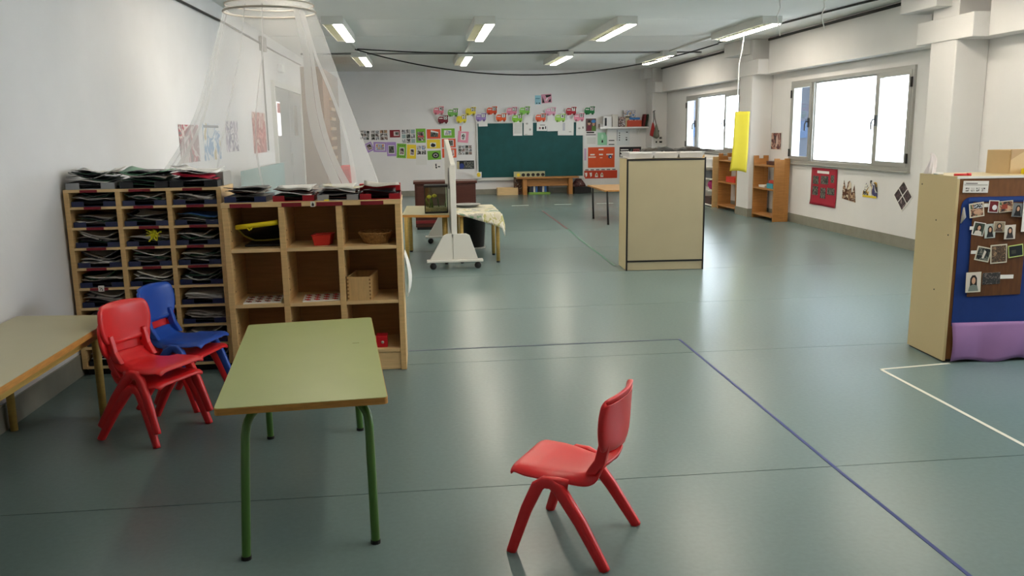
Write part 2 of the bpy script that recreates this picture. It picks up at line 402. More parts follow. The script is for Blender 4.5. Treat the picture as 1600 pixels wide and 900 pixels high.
for x, y, zb, l in ((4.66, 9.55, 2.62, 'white cord hanging from the ceiling nearest the front'), (4.15, 9.6, 2.55, 'white cord hanging from the ceiling left of the other two')):
    zt = ZC; tag(MB().tube([(x, y, zt), (x+.02, y, zt-.1), (x-.01, y+.01, zt-.2), (x+.03, y, zb)], .007, 6).build('hanging_cord', M_cord, None, True), l, 'cord')

# ================================================================== FLOOR TAPES
def tape(m, pts, w, label):
    b = MB(); P = [Vector((*p, 0)) for p in pts]
    for i in range(len(P)-1):
        d = (P[i+1]-P[i]).normalized(); nrm = Vector((-d.y, d.x, 0))*w/2
        a, c = P[i], P[i+1]
        v = [a-nrm, c-nrm, c+nrm, a+nrm]
        b.prism([(q.x, q.y) for q in v], 'z', .0002, .0015)
    tag(b.build('floor_tape', m), label, 'tape')
tape(M_tape_blue, [(1.8, 1.2), (1.8, 3.3), (1.813, 4.4), (1.827, 5.72)], .017, 'blue tape line running along the floor toward the camera')
tape(M_tape_dark, [(-.13, 5.716), (.9, 5.722), (1.827, 5.727)], .02, 'thin navy tape line across the floor from the open shelving')
tape(M_tape_white, [(3.33, 4.83), (2.83, 4.77)], .022, 'short white tape line leading to the cream cabinet')
tape(M_tape_white, [(2.83, 4.76), (2.822, 4.2), (2.805, 3.4), (2.80, 2.0)], .022, 'long white tape line running toward the camera at right')
tape(M_tape_green, [(2.138, 9.12), (2.19, 11.3), (2.246, 12.78)], .03, 'green tape line running back from the cupboard')
tape(M_tape_red, [(2.246, 12.8), (2.305, 15.97)], .035, 'maroon tape line running back to the chalkboard area')
for i, x in enumerate((1.85, 2.75, 3.65)):
    tape(M_tape_white, [(x, 17.2+.02*i), (x+.35, 17.2+.02*i)], .05, '%s dash of white tape on the floor before the bench' % ('left', 'middle', 'right')[i])

# ================================================================== PIGEONHOLE UNIT
ORD = ['top', 'second', 'third', 'fourth', 'fifth', 'sixth', 'seventh', 'eighth', 'bottom']
PX0, PX1, PF, PD, PT = -2.2, -1.255, 5.42, .36, 1.19
pig = thing('pigeonhole_unit', 'tall beech pigeonhole unit of 27 cells with dark red labels against left wall', 'shelf unit', (PX0, PF, 0))
pw = PX1-PX0; cell = (pw-.03*4)/3; rz = [.035+(PT-.035)*i/9 for i in range(10)]
rh = (PT-.04)/9
boxob('back_panel', wood('pigeon_back', (150, 116, 74), .7), pig, .0, pw, PD-.012, PD, .05, PT-.001)
boxob('plinth', M_black, pig, .02, pw-.02, .03, PD-.02, 0, .045)
for i in range(4):
    x = i*(cell+.03); boxob('upright', M_beech, pig, x, x+.03, 0, PD-.012, .045, PT-.018, bev=.0015)
boxob('top_board', M_beechH, pig, 0, pw, -.002, PD, PT-.018, PT, bev=.0015)
for i in range(3):
    x = .03+i*(cell+.03)
    for r in range(9):
        boxob('shelf', M_beechH, pig, x, x+cell, 0, PD-.012, .045+r*rh, .045+r*rh+.015)
        if r > 3 or (r == 3 and i == 0):
            lw = .10+.03*random.random(); lx = x+cell/2-lw/2+random.uniform(-.02, .02)
            zz = .045+(r+1)*rh if r < 8 else PT-.018
            boxob('label_strip', M_label, pig, lx, lx+lw, -.004, -.0005 if r < 8 else -.0025, zz, zz+.016)
sm = MB(); sm.box(.15, .185, -.006, -.001, .05+4*rh-.012, .05+4*rh+.026); so = sm.build('badge', M_white, pig)
boxob('portrait', M_print[0], so, .158, .177, -.0075, -.006, .05+4*rh-.006, .05+4*rh+.018)

SHEETS = []
for k in range(7):
    a, bb, c = random.uniform(-.02, .045), random.uniform(-.015, .03), random.uniform(-.02, .02)
    def fn(u, v, a=a, bb=bb, c=c, k=k):
        x, y = u-.5, v-.5
        return (x, y, a*(4*x*x) + bb*x*(y-.5)*2 + c*x + .006*math.sin(7*x+3*k)*(.5-y) + .004*math.sin(5*y+k))
    b = MB().grid(fn, 8, 5); o = b.build('sheet', M_white, None, True); SHEETS.append(o.data); bpy.data.objects.remove(o)
def stack(loc, w, d, h, ms, label, rz=0, amp=1.0, group=None, name='paper_stack'):
    t = thing(name, label, 'papers', loc, rz, group); n = len(ms)
    for i, m in enumerate(ms):
        o = bpy.data.objects.new('sheet', random.choice(SHEETS)); COL.objects.link(o); o.parent = t
        o.scale = (w*random.uniform(.84, 1), d*random.uniform(.85, 1), amp*random.uniform(.6, 1.1)*min(1, .35+i/n))
        o.location = (random.uniform(-.015, .015), random.uniform(-.012, .012), .012+.006*amp+h*i/max(1, n-1))
        o.rotation_euler = (random.uniform(-.02, .05), random.uniform(-.05, .05), random.uniform(-.09, .09))
        setmat(o, m); mod_solid(o, .003 if m in (M_folderblk, M_foldergreen, M_mint, M_folderblue, M_crimson) else .0018)
    return t
def tray(loc, w, d, h, m, label, rz=0, group=None, cat='tray'):
    b = MB(); t = .004
    b.box(-w/2, w/2, -d/2, d/2, 0, t); b.box(-w/2, -w/2+t, -d/2, d/2, t, h); b.box(w/2-t, w/2, -d/2, d/2, t, h); b.box(-w/2+t, w/2-t, d/2-t, d/2, t, h)
    b.box(-w/2+t, -w/2+w*.28, -d/2, -d/2+t, t, h); b.box(w/2-w*.28, w/2-t, -d/2, -d/2+t, t, h)
    o = b.build('letter_tray', m); o.location = loc; o.rotation_euler = (0, 0, rz)
    return tag(o, label, cat, group)
for i in range(3):
    for r in range(9):
        zc = .045+r*rh+.015; xc = PX0+.03+i*(cell+.03)+cell/2
        rowname = ORD[8-r]; cn = ('left', 'middle', 'right')[i]
        tray((xc, PF+.165, zc+.0005), cell-.012, .30, .032, M_navy if r > 2 or i else M_folderblk, '%s letter tray in the %s cell of the %s row of the pigeonhole unit' % ('navy' if r > 2 or i else 'black', cn, rowname), 0, 'letter trays in the pigeonholes')
        pal = [M_white, M_paperg, M_folderblk, M_folderblk, M_foldergreen, M_paperg, M_folderblk, M_white]
        random.shuffle(pal); ms = pal[:random.choice((4, 5, 6))]
        top = {(2, 7): [M_folderblue], (0, 8): [M_foldergreen, M_paperg], (2, 5): [M_foldergreen, M_white], (1, 5): [M_white], (1, 4): [M_white], (2, 8): [M_paperg, M_white, M_folderblk]}.get((i, r), [random.choice((M_white, M_paperg, M_white))])
        stack((xc, PF+.155, zc+.004), cell-.035, .27, random.uniform(.036, .05), [M_folderblk]+ms+top, 'sagging papers in the %s cell of the %s row of the pigeonhole unit' % (cn, rowname), random.uniform(-.06, .06), 1.0, 'papers in the pigeonholes')
# yellow ribbon tuft in the third row, middle cell
yb = MB()
for k in range(34):
    a = random.uniform(0, 2*PI); q = random.uniform(.016, .044)
    yb.tube([(0, 0, .0), (q*.6*math.cos(a), -.005, q*.6*math.sin(a)+.006), (q*math.cos(a), -.01-.01*random.random(), q*math.sin(a)+.008)], .0035, 5)
yb.tube([(0, 0, 0), (-.006, -.03, -.02), (-.02, -.036, -.04)], .004, 5); yb.tube([(0, 0, 0), (.01, -.03, -.022), (.022, -.034, -.034)], .004, 5)
o = tag(yb.build('ribbon_bow', mat('ribbon_yellow', (206, 204, 40), .5)), 'yellow ribbon bow on papers in the middle cell of third row', 'ribbon'); o.location = (PX0+.03+cell+.03+cell*.62, PF+.035, .045+6*rh+.085); o.scale = (1.2, 1, 1)
# trays on top of it
tp = [(-2.04, M_greytray, 'grey', [M_folderblk, M_white, M_folderblk, M_foldergreen, M_white, M_folderblk, M_foldergreen, M_white], 'left'),
      (-1.72, M_folderblk, 'black', [M_folderblk, M_foldergreen, M_folderblk, M_paperg, M_foldergreen, M_mint, M_folderblk], 'middle'),
      (-1.42, M_folderblk, 'black', [M_folderblk, M_folderblk, M_folderblk, M_crimson, M_crimson, M_white, M_white], 'right')]
for x, m, cname, ms, w in tp:
    tray((x, PF+.17, PT+.0005), .29, .32, .04, m, '%s letter tray at the %s on top of the pigeonhole unit' % (cname, w), 0, 'letter trays on the pigeonhole unit')
    stack((x, PF+.17, PT+.004),   .28, .31, .080, (ms[:3] if w != 'right' else [])+ms, {'left': 'dark folders and papers heaped at the left on the pigeonhole unit', 'middle': 'green plastic folders heaped in the middle on the pigeonhole unit', 'right': 'crimson folder under white papers at right on the pigeonhole unit'}[w], 0, 1.15)
bd = thing('document_folder', 'wide dark blue folder lying across the heaps on the pigeonhole unit', 'folder', (-1.76, PF+.2, PT+.098), .03)
MB().box(-.31, .31, -.1, .12, 0, .003).build('cover', M_folderblk, bd); MB().box(-.30, .31, -.09, .12, .003, .006).build('sheet', M_white, bd)
mf = thing('magazine_file', 'grey magazine file with rounded end standing at right on the pigeonhole unit', 'file', (-1.3, PF+.14, PT+.001))
MB().prism([(-.035, 0), (.035, 0), (.035, .088), (-.005, .084), (-.028, .06), (-.038, .03)], 'y', 0, .22).build('body', M_grey, mf)
MB().prism([(-.033, .004), (.033, .004), (.033, .08), (-.005, .077), (-.026, .056), (-.036, .03)], 'y', -.002, 0).build('end_panel', mat('file_end', (140, 138, 134), .5), mf)

# ================================================================== OPEN SHELVING UNIT (3 x 3)
UX0, UX1, UF, UD, UT = -1.22, -.135, 5.25, .40, 1.10
un = thing('open_shelving', 'open beech shelving of nine compartments standing beside the pigeonhole unit', 'shelf unit', (UX0, UF, 0))
uw = UX1-UX0; ux = [0, .335, .685, uw-.036]
boxob('back_panel', M_oakback, un, .01, uw-.01, UD-.012, UD, .03, UT-.002)
for x in ux: 
    u = boxob('upright', M_beech, un, x, x+.036, 0, UD-.012, 0, UT-.03, bev=.002)
    if x < uw-.1:
        for zz in (.2, .27, .34, .54, .61, .68, .86, .92):
            MB().tube([(x+.0355, .05, zz), (x+.0375, .05, zz)], .005, 8).build('peg_hole', M_black, u)
boxob('top_board', M_beechH, un, -.004, uw+.004, -.004, UD, UT-.03, UT, bev=.002)
for i in range(3):
    x0, x1 = ux[i]+.036, ux[i+1]
    for k, z in enumerate((.12, .44, .79)): boxob('shelf', M_beechH, un, x0, x1, .004, UD-.012, z, z+.022, bev=.0015)
    boxob('kick_board', M_beechH, un, x0, x1, .012, .03, 0.003, .12)
for a, b in ((.05, .18), (.36, .48), (.57, .73), (.84, .98)): boxob('label_strip', M_label, un, a, b, -.008, -.0045, UT-.03, UT-.006)
bdg = boxob('badge', M_white, un, .535, .562, -.008, -.0045, UT-.034, UT-.002); boxob('portrait', M_print[0], bdg, .542, .556, -.0095, -.008, UT-.028, UT-.008)
up = [(-1.08, M_navy, 'navy', [M_folderblk, M_paperg, M_folderblk, M_darkbrown, M_paperg, M_folderblk], 'first from the left', 0),
      (-.79, M_redtray, 'dark red', [M_darkbrown, M_foldergreen, M_white, M_darkbrown, M_paperg, M_white], 'second from the left', 0),
      (-.52, M_greytray, 'grey', [M_darkbrown, M_paperg, M_folderblk, M_darkbrown, M_white, M_white], 'third from the left', 0),
      (-.26, M_redtray, 'dark red', [M_folderblk, M_folderblk, M_paperg], 'rightmost', 0)]
for x, m, cname, ms, w, _ in up:
    tray((x, UF+.18, UT+.0005), .25, .32, .035, m, '%s letter tray, %s on the open shelving' % (cname, w), 0, 'letter trays on the open shelving')
    stack((x, UF+.18, UT+.004), .24, .31, .062, ms, 'papers and folders in the %s tray, %s on the open shelving' % (cname, w), 0, .9)
rb = thing('box_lid', 'flat bright red box lid at the back right of the open shelving', 'box', (-.27, UF+.335, UT+.037))
MB().box(-.135, .13, -.04, .05, 0, .045).build('body', mat('red_box', (190, 20, 30), .45), rb)
pf = thing('patterned_papers', 'yellow and white patterned papers on top of the grey tray', 'papers', (-.5, UF+.2, UT+.066))
MB().grid(lambda u, v: (-.14+.27*u, -.13+.24*v, .012+.01*math.sin(5*u+1)), 8, 4).build('sheet', photo('doily', [(230, 226, 214), (214, 196, 90), (240, 238, 232), (180, 170, 140)], 60, 3), pf, True)
yt = boxob('yellow_clip', mat('clip_yellow', (240, 220, 40), .5), None, -.012, .016, -.012, .012, 0, .006); tag(yt, 'small yellow clip on the front edge of the open shelving top', 'clip'); yt.location = (-.59, UF+.012, UT+.001)
# contents
t = thing('padded_tray', 'black tray with a rolled yellow foam rim propped in the upper left compartment', 'tray', (-1.03, UF+.06, .814))
MB().tube([(-.135, .0, .13), (-.05, -.02, .138), (.05, -.025, .148), (.145, -.02, .158)], .016, 10).build('foam_rim', M_yellow, t, True)
MB().tube([(-.135, .0, .13), (-.10, .06, .07), (-.04, .1, .035), (.05, .12, .03), (.145, .13, .04)], .006, 8).build('lower_rim', mat('rim_dull', (150, 136, 50), .6), t, True)
MB().poly([(-.13, .004, .125), (.14, -.015, .15), (.14, .13, .04), (-.04, .1, .035), (-.10, .06, .07)]).build('net_sheet', M_black, t)
MB().tube([(-.06, -.03, .13), (-.04, -.05, .115), (-.02, -.035, .135), (-.03, -.05, .12)], .005, 6).build('tie_cord', M_yellow, t, True)
MB().box(-.1, .14, .05, .3, 0.0, .012, bev=.004).build('base_mat', M_black, t)
t = thing('plastic_basket', 'small red plastic basket in the upper middle compartment', 'basket', (-.635, UF+.13, .8125))
MB().lathe([(.001, 0), (.062, 0), (.066, .004), (.078, .062), (.086, .066), (.086, .071), (.074, .069), (.062, .008), (.001, .008)], n=4, sx=1.15, sy=.9).build('body', mat('basket_red', (212, 52, 40), .4), t, rot=(0, 0, PI/4) if False else None)
for o_ in t.children: o_.rotation_euler = (0, 0, PI/4); mod_bevel(o_, .006)
bpy.data.objects['padded_tray'].scale = (.92, 1, 1)
t = thing('wicker_basket', 'round woven wicker basket in the upper right compartment', 'basket', (-.305, UF+.15, .8125))
wb = MB()
for k in range(9):
    z = .004+.007*k; R_ = .07+.030*(k/8)**.8
    wb.tube([(R_*math.cos(a*2*PI/28)*1.0, R_*.95*math.sin(a*2*PI/28), z+.002*(-1)**a) for a in range(29)], .0048, 5, cap=False)
wb.build('woven_side', M_wicker, t, True)
st = MB()
for k in range(28):
    a = k*2*PI/28; st.tube([(.072*math.cos(a), .069*math.sin(a), 0), (.102*math.cos(a), .097*math.sin(a), .064)], .0035, 5)
st.build('stakes', M_wicker, t)
MB().tube([(.104*math.cos(a*2*PI/32), .099*math.sin(a*2*PI/32), .068+.003*(-1)**a) for a in range(33)], .007, 6, cap=False).build('rim', M_wicker, t, True)
MB().lathe([(.001, .002), (.075, .002), (.075, .006), (.001, .006)], n=24).build('base', M_wicker, t)
t = thing('wooden_box', 'open dovetailed pale wooden box in the middle right compartment', 'box', (-.40, UF+.155, .4625), -.12)
mbx = wood('box_pine', (208, 172, 118), .55, .1, (14, 2, 2))
boxob('front_panel', mbx, t, -.075, .075, -.14, -.13, 0, .15); boxob('back_panel', mbx, t, -.075, .075, .13, .14, 0, .15)
for s in (-1, 1): boxob('side_panel', mbx, t, min(s*.075, s*.065), max(s*.075, s*.065), -.13, .13, 0, .15)
boxob('bottom_panel', mbx, t, -.065, .065, -.13, .13, 0, .008)
dv = MB()
for s in (-1, 1):
    for k in range(6): dv.box(s*.07-.005, s*.07+.005, -.1415, -.14, .008+k*.024, .02+k*.024)
dv.build('dovetails', wood('dovetail_dark', (150, 112, 66), .6), t)
def lotto(x, lab, m1, m2):
    t = thing('lotto_board', lab, 'board game', (x, UF+.14, .4625), .06)
    boxob('card', M_white, t, -.115, .115, -.11, .11, 0, .008)
    for i in range(4):
        for j in range(3):
            o = MB(); cx, cy = -.085+.057*i, -.075+.072*j
            o.use(m1).box(cx-.017, cx+.017, cy-.006, cy+.006, .008, .0095); o.box(cx-.006, cx+.006, cy-.024, cy+.024, .008, .0092)
            o.use(m2).box(cx-.02, cx-.008, cy+.01, cy+.022, .008, .0094); o.box(cx+.006, cx+.02, cy-.022, cy-.012, .008, .0094)
            o.build('printed_piece', None, t)
lotto(-1.03, 'white picture board with brown figures in the middle left compartment', col((110, 70, 60)), col((190, 50, 50)))
lotto(-.665, 'white picture board with red figures in the middle compartment', col((200, 36, 40)), col((120, 30, 34)))
t = thing('toy_box', 'small red box with a round knob in the lower right compartment', 'box', (-.29, UF+.08, .1425))
boxob('body', mat('toy_red', (196, 22, 36), .4), t, -.036, .036, -.04, .06, 0, .075, bev=.004); MB().lathe([(.001, .008), (.008, .006), (.01, 0)], n=12).build('knob', M_alu, t, True, loc=(.005, -.041, .035), rot=(PI/2, 0, 0))
t = thing('paper_bag', 'white paper bag hanging on the right side of the open shelving', 'bag', (UX1+.006, UF+.1, .46))
MB().grid(lambda u, v: (.004+.03*math.sin(PI*v*.8)*(1-.3*math.cos(3*u)), .2*u, .28*(1-v)), 6, 8).build('sheet', M_white, t, True)
for o_ in t.children: mod_solid(o_, .003)

# ================================================================== CHAIRS
def chair_proto(m):
    root = thing('school_chair', '', 'chair')
    prof = [(.192, .296, .150), (.188, .312, .160), (.165, .321, .168), (.10, .322, .172), (.04, .317, .166), (-.01, .313, .150), (-.06, .313, .134), (-.10, .321, .128), (-.128, .340, .126), (-.142, .366, .128)]
    def seatf(u, v):
        t = u*(len(prof)-1); i = min(int(t), len(prof)-2); f = t-i
        y, z, w = [prof[i][k]*(1-f)+prof[i+1][k]*f for k in range(3)]
        x = (v-.5)*2; q = abs(x)
        dish = -.010*(1-x*x)*min(1, max(0, (u-.1)*4))*(1 if u < .8 else .4)
        rim = -(.028 + .022*max(0, min(1, (u-.5)*4)))*max(0, q-.8)/.2*(1 if .25 < u < .93 else .6)
        back = -.024*(1-x*x)*max(0, (u-.75)/.25)
        return (x*w, y+back, z+dish+rim)
    s = MB().grid(seatf, 18, 12).build('seat', m, root, True); mod_solid(s, .012, -1); mod_sub(s, 1)
    # side straps joining the seat with the backrest, leaving the grip slot open
    for sx in (-1, 1):
        b = MB().prism([(-.085, .312), (-.128, .318), (-.16, .362), (-.176, .43), (-.176, .455), (-.143, .455), (-.134, .42), (-.122, .372), (-.10, .338)], 'x', min(sx*.096, sx*.124), max(sx*.096, sx*.124))
        o = b.build('back_strap', m, root); mod_bevel(o, .006, 3)
    bp = [(-.140, .412, .118), (-.150, .418, .138), (-.152, .44, .156), (-.153, .49, .168), (-.156, .54, .168), (-.161, .578, .158), (-.168, .592, .145), (-.176, .588, .140)]
    def backf(u, v):
        t = u*(len(bp)-1); i = min(int(t), len(bp)-2); f = t-i
        y, z, w = [bp[i][k]*(1-f)+bp[i+1][k]*f for k in range(3)]
        x = (v-.5)*2
        return (x*w, y-.030*(1-x*x), z+.010*(1-x*x)*u - .012*(1-x*x)*(1-u))
    s = MB().grid(backf, 14, 12).build('backrest', m, root, True); mod_solid(s, .024, 0); mod_sub(s, 1)
    for sx in (-1, 1):
        fl = MB().tube([(sx*.148, -.035, .276), (sx*.160, .0, .281), (sx*.164, .05, .280), (sx*.167, .074, .262), (sx*.176, .115, .17), (sx*.186, .168, .012), (sx*.187, .171, 0)], [.017, .02, .021, .022, .0205, .0175, .017], 12, sq=(.8, 1.05))
        fl.build('front_leg', m, root, True)
        rl = MB().tube([(sx*.160, .055, .279), (sx*.162, .02, .280), (sx*.165, -.008, .262), (sx*.174, -.09, .155), (sx*.188, -.182, .010), (sx*.189, -.188, 0)], [.018, .021, .0225, .021, .0175, .017], 12, sq=(.8, 1.05))
        rl.build('rear_leg', m, root, True)
    return root
rc = chair_proto(M_red)
rc.location = (.523, 2.862, 0); rc.rotation_euler = (0, 0, math.radians(149-90))
rc['label'] = 'single red plastic child chair standing alone on the open floor'
def put_chair(loc, deg, m, label):
    c = copy_tree(rc); c.location = loc; c.rotation_euler = (0, 0, math.radians(deg-90)); c['label'] = label
    for ch in c.children: setmat(ch, m)
    return c
A = Vector((-1.405, 4.29, 0)); ha = -27
fa = Vector((math.cos(math.radians(ha)), math.sin(math.radians(ha)), 0))
put_chair(A, ha, M_red, 'lower red plastic chair of the stack next to the wooden-legged table')
put_chair(A+fa*.012+Vector((0, 0, .072)), ha, M_red, 'upper red plastic chair of the stack next to the wooden-legged table')
B = Vector((-1.385, 4.80, 0)); hb = -17
fb = Vector((math.cos(math.radians(hb)), math.sin(math.radians(hb)), 0))
put_chair(B, hb, M_red, 'red plastic chair underneath the blue chair')
put_chair(B+fb*.012+Vector((0, 0, .072)), hb, M_blue, 'blue plastic chair stacked on a red one before the pigeonholes')
rc['group'] = 'small plastic school chairs'
for o_ in list(COL.objects):
    if o_.name.startswith('school_chair'): o_['group'] = 'small plastic school chairs'

# ================================================================== TABLES
def tabletop(parent, pts, z, th, mtop, medge):
    c = Vector((sum(p[0] for p in pts)/len(pts), sum(p[1] for p in pts)/len(pts)))
    def rnd(P, r=.02):
        out = []
        n = len(P)
        for i in range(n):
            p = Vector(P[i]); a = (Vector(P[i-1])-p).normalized(); b = (Vector(P[(i+1) % n])-p).normalized()
            for k in range(5):
                t = k/4; q = p + a*r*(1-t)**2 + b*r*t**2; out.append((q.x, q.y))
        return out
    R_ = rnd(pts)
    core = MB().prism(R_, 'z', z-th, z-.002).build('edge_band', medge, parent)
    ins = [((p[0]-c.x)*.994+c.x, (p[1]-c.y)*.997+c.y) for p in R_]
    MB().prism(ins, 'z', z-.002, z).build('top_sheet', mtop, parent)
gt = thing('green_table', 'low green-topped table with green steel legs in the foreground', 'table', (-.52, 3.6, 0))
G = [(-.755, 2.892), (-.148, 2.935), (-.285, 4.31), (-.898, 4.237)]
tabletop(gt, [(x+.52, y-3.6) for x, y in G], .56, .026, M_green, M_edgewood)
LG = [((-.674, 2.862), (-.66, 2.95), (-.60, 3.05)), ((-.216, 2.922), (-.225, 2.985), (-.30, 3.07)), ((-.8, 4.097), (-.79, 4.05), (-.72, 3.98)), ((-.358, 4.152), (-.37, 4.10), (-.44, 4.03))]
for f, t_, i_ in LG:
    f, t_, i_ = [Vector((q[0]+.52, q[1]-3.6)) for q in (f, t_, i_)]
    pts = [(f.x, f.y, .0), (f.x, f.y, .012), (*(f.lerp(t_, .45)), .25), (*(f.lerp(t_, .85)), .44)]
    for k in range(1, 7):
        a = k/6*PI/2; q = t_.lerp(i_, .75*(1-math.cos(a))); pts.append((q.x, q.y, .455+.066*math.sin(a)))
    pts.append((i_.x, i_.y, .521))
    lg = MB().tube(pts, .0165, 12).build('leg', M_greenleg, gt, True)
    MB().tube([(f.x, f.y, 0), (f.x, f.y, .014)], .0185, 12).build('foot_cap', M_black, lg)
ap = MB()
for (a, b) in ((0, 1), (2, 3)):
    p, q = [Vector((LG[k][2][0]+.52, LG[k][2][1]-3.6)) for k in (a, b)]; ap.tube([(p.x, p.y, .518), (q.x, q.y, .518)], .0155, 10)
ap.build('under_frame', M_greenleg, gt, True)
boxob('scuff', mat('scuff', (120, 118, 70), .6), gt, .18, .21, .16, .167, .5601, .5603)

lt = thing('wooden_table', 'cream-topped table with round wooden legs along the left wall', 'table', (-1.9, 3.6, 0))
tabletop(lt, [(x+1.9, y-3.6) for x, y in ((-2.205, 2.1), (-1.64, 2.1), (-1.655, 4.47), (-1.73, 4.62), (-2.205, 4.68))], .56, .03, M_tablecream, M_edgewood)
for x, y in ((-1.765, 4.55), (-2.17, 4.42), (-1.74, 2.2), (-2.12, 2.2)):
    MB().tube([(x+1.9, y-3.6, 0), (x+1.9, y-3.6, .27), (x+1.9, y-3.6, .53)], [.019, .021, .023], 14).build('leg', M_tablewood, lt, True)
fr = MB(); fr.box(.17, .19, -1.38, .93, .47, .53); fr.box(-.26, -.24, -1.38, .8, .47, .53); fr.build('apron', M_tablewood, lt)

tk = thing('wooden_table', 'cream-topped wooden table carrying the fish tank', 'table', (0, 10, 0))
tabletop(tk, [(-.235, -.35), (.305, -.5), (.305, .75), (-.2, .85)], .585, .03, M_tablecream, M_edgewood)
for x, y in ((-.19, -.36), (.26, -.38), (.27, .66), (-.16, .74)):
    MB().tube([(x, y, .02), (x, y, .555)], .024, 12).build('leg', M_tablewood, tk, True); MB().tube([(x, y, 0), (x, y, .02)], .02, 12).build('foot_cap', M_black, tk.children[-1])
ct = thing('wooden_table', 'wooden-legged table hidden under a patterned tablecloth', 'table', (.63, 10, 0))
tabletop(ct, [(-.22, -.42), (.27, -.42), (.27, .8), (-.22, .8)], .575, .025, M_tablecream, M_edgewood)
for x, y in ((.235, -.37), (.235, .24), (-.185, -.35), (-.185, .74)):
    MB().tube([(x, y, .02), (x, y, .55)], .022, 12).build('leg', M_tablewood, ct, True); MB().tube([(x, y, 0), (x, y, .02)], .02, 12).build('foot_cap', M_black, ct.children[-1])
def clothf(u, v):
    sr = .05+.11*(1-v)**1.5; sf = .23*u**1.1
    x = .392+u*(.513+sr); y = 10.78-(1-v)*(1.205+sf)
    ox = max(0, x-.905); oy = max(0, 9.575-y)
    return (min(x, .905)+ox*.22+.008*math.sin(11*v)*(ox > .01), max(y, 9.575)-oy*.18-.008*math.sin(11*u)*(oy > .01), .58-math.hypot(ox, oy)*.96)
o = MB().grid(clothf, 26, 40).build('tablecloth', photo('cloth_print', [(214, 206, 184), (222, 214, 190), (190, 184, 120), (226, 220, 204), (176, 172, 160), (120, 150, 120)], 5, 12), None, True)
mod_solid(o, .004, 1); tag(o, 'cream patterned tablecloth draped over a low table beside the wheeled board', 'tablecloth')
t = thing('serving_dish', 'flat grey dish at the back of the clothed table', 'dish', (.56, 10.5, .587)); MB().lathe([(.001, 0), (.12, 0), (.17, .03), (.175, .034), (.12, .012), (.001, .012)], n=28).build('body', mat('dish_grey', (140, 140, 140), .4), t, True)
# fish tank
t = thing('fish_tank', 'small glass fish tank with black lid and base on the wooden table', 'fish tank', (.165, 9.82, .586), -.03)
boxob('base', M_black, t, -.135, .135, -.1, .12, 0, .02, bev=.004); boxob('lid', M_black, t, -.14, .14, -.105, .125, .30, .325, bev=.006)
g = MB(); g.box(-.13, .13, -.096, -.092, .02, .3); g.box(-.13, .13, .112, .116, .02, .3); g.box(-.13, -.126, -.092, .112, .02, .3); g.box(.126, .13, -.092, .112, .02, .3); g.build('glass', M_tankglass, t)
e = MB()
for sx in (-1, 1):
    for yy in (-.098, .114): e.box(sx*.132-.004, sx*.132+.004, yy-.002, yy+.002, .02, .3)
e.build('corner_strips', M_black, t)
boxob('gravel', mat('gravel', (150, 136, 104), .9, var=.4, scale=90), t, -.124, .124, -.09, .11, .02, .06)
pl = MB()
for k in range(8):
    x = random.uniform(-.11, .11); y = random.uniform(-.06, .09); h_ = random.uniform(.06, .2)
    pl.tube([(x, y, .06), (x+random.uniform(-.02, .02), y, .06+h_*.5), (x+random.uniform(-.04, .04), y, .06+h_)], [.006, .009, .001], 5)
pl.build('water_plants', mat('water_plant', (86, 104, 44), .6), t, True)
for k, (x, z) in enumerate(((-.08, .19), (-.02, .2))):
    MB().lathe([(.001, -.03), (.018, -.015), (.022, 0), (.016, .018), (.001, .03)], n=10).build('yellow_leaf', mat('leaf_yellow', (212, 200, 60), .5), t, True, loc=(x, -.05, z), rot=(0, PI/2, 0))
# toy stick by the table leg
t = thing('toy_broom', 'small yellow stick with green end leaning on the fish tank table leg', 'toy', (-.245, 9.52, 0))
MB().tube([(0, 0, .0), (-.005, .02, .09)], [.018, .013], 8).build('green_end', mat('toy_green', (40, 130, 90), .5), t, True); MB().tube([(-.005, .02, .09), (.0, .045, .2)], [.013, .008], 8).build('stick', M_yellow, t, True)
# dark sack under the cloth table
t = thing('storage_bin', 'black bin standing under the clothed table', 'bin', (.66, 10.95, 0))
MB().lathe([(.001, .01), (.15, .01), (.155, .03), (.19, .45), (.2, .455), (.2, .47), (.18, .465), (.15, .04), (.001, .03)], n=24, sx=.9, sy=.8).build('body', M_black, t, True)
MB().lathe([(.155, 0), (.165, .0), (.165, .02), (.155, .02)], n=20, sx=.95, sy=.85).build('foot_ring', M_grey, t)

# wheeled board seen edge-on
t = thing('wheeled_board', 'pale double-sided board on wheeled feet seen edge on between two tables', 'board', (.35, 9.3, 0))
pn = MB().prism([(-.02, .36), (2.25, .36), (2.25, 1.42), (2.05, 1.42), (.0, 1.165), (-.02, 1.15)], 'x', -.027, .027).build('board_panel', M_boardwhite, t); mod_bevel(pn, .006)
MB().box(-.035, .02, -.05, -.02, .36, 1.15).build('edge_post', M_boardwhite, t)
sl = MB().prism([(.55, .86), (.85, .84), (.9, 1.0), (.7, 1.1), (.6, 1.05)], 'x', -.031, -.027).build('dark_picture', M_black, t)
for yy, nm in ((-.05, 0), (2.2, 1)):
    ft = MB().prism([(-.285, .105), (.255, .105), (.165, .375), (.125, .395), (-.09, .395), (-.13, .375)], 'y', yy, yy+.03).build('foot_panel', M_grey if False else M_boardwhite, t); mod_bevel(ft, .005)
    MB().box(-.32, .31, yy-.04, yy+.07, .08, .105, bev=.006).build('foot_bar', M_boardwhite, t)
    for xx in (-.25, .25):
        w_ = MB().lathe([(.001, -.015), (.034, -.015), (.038, -.008), (.038, .008), (.034, .015), (.001, .015)], n=18).build('castor', M_dark, t, True, loc=(xx, yy-.005, .038), rot=(PI/2, 0, 0))
        boxob('castor_fork', M_grey, w_, -.014, .014, -.05, .038, -.022, -.0155)
boxob('stiffener', M_boardwhite, t, -.02, .02, -.058, -.05, .105, .39)
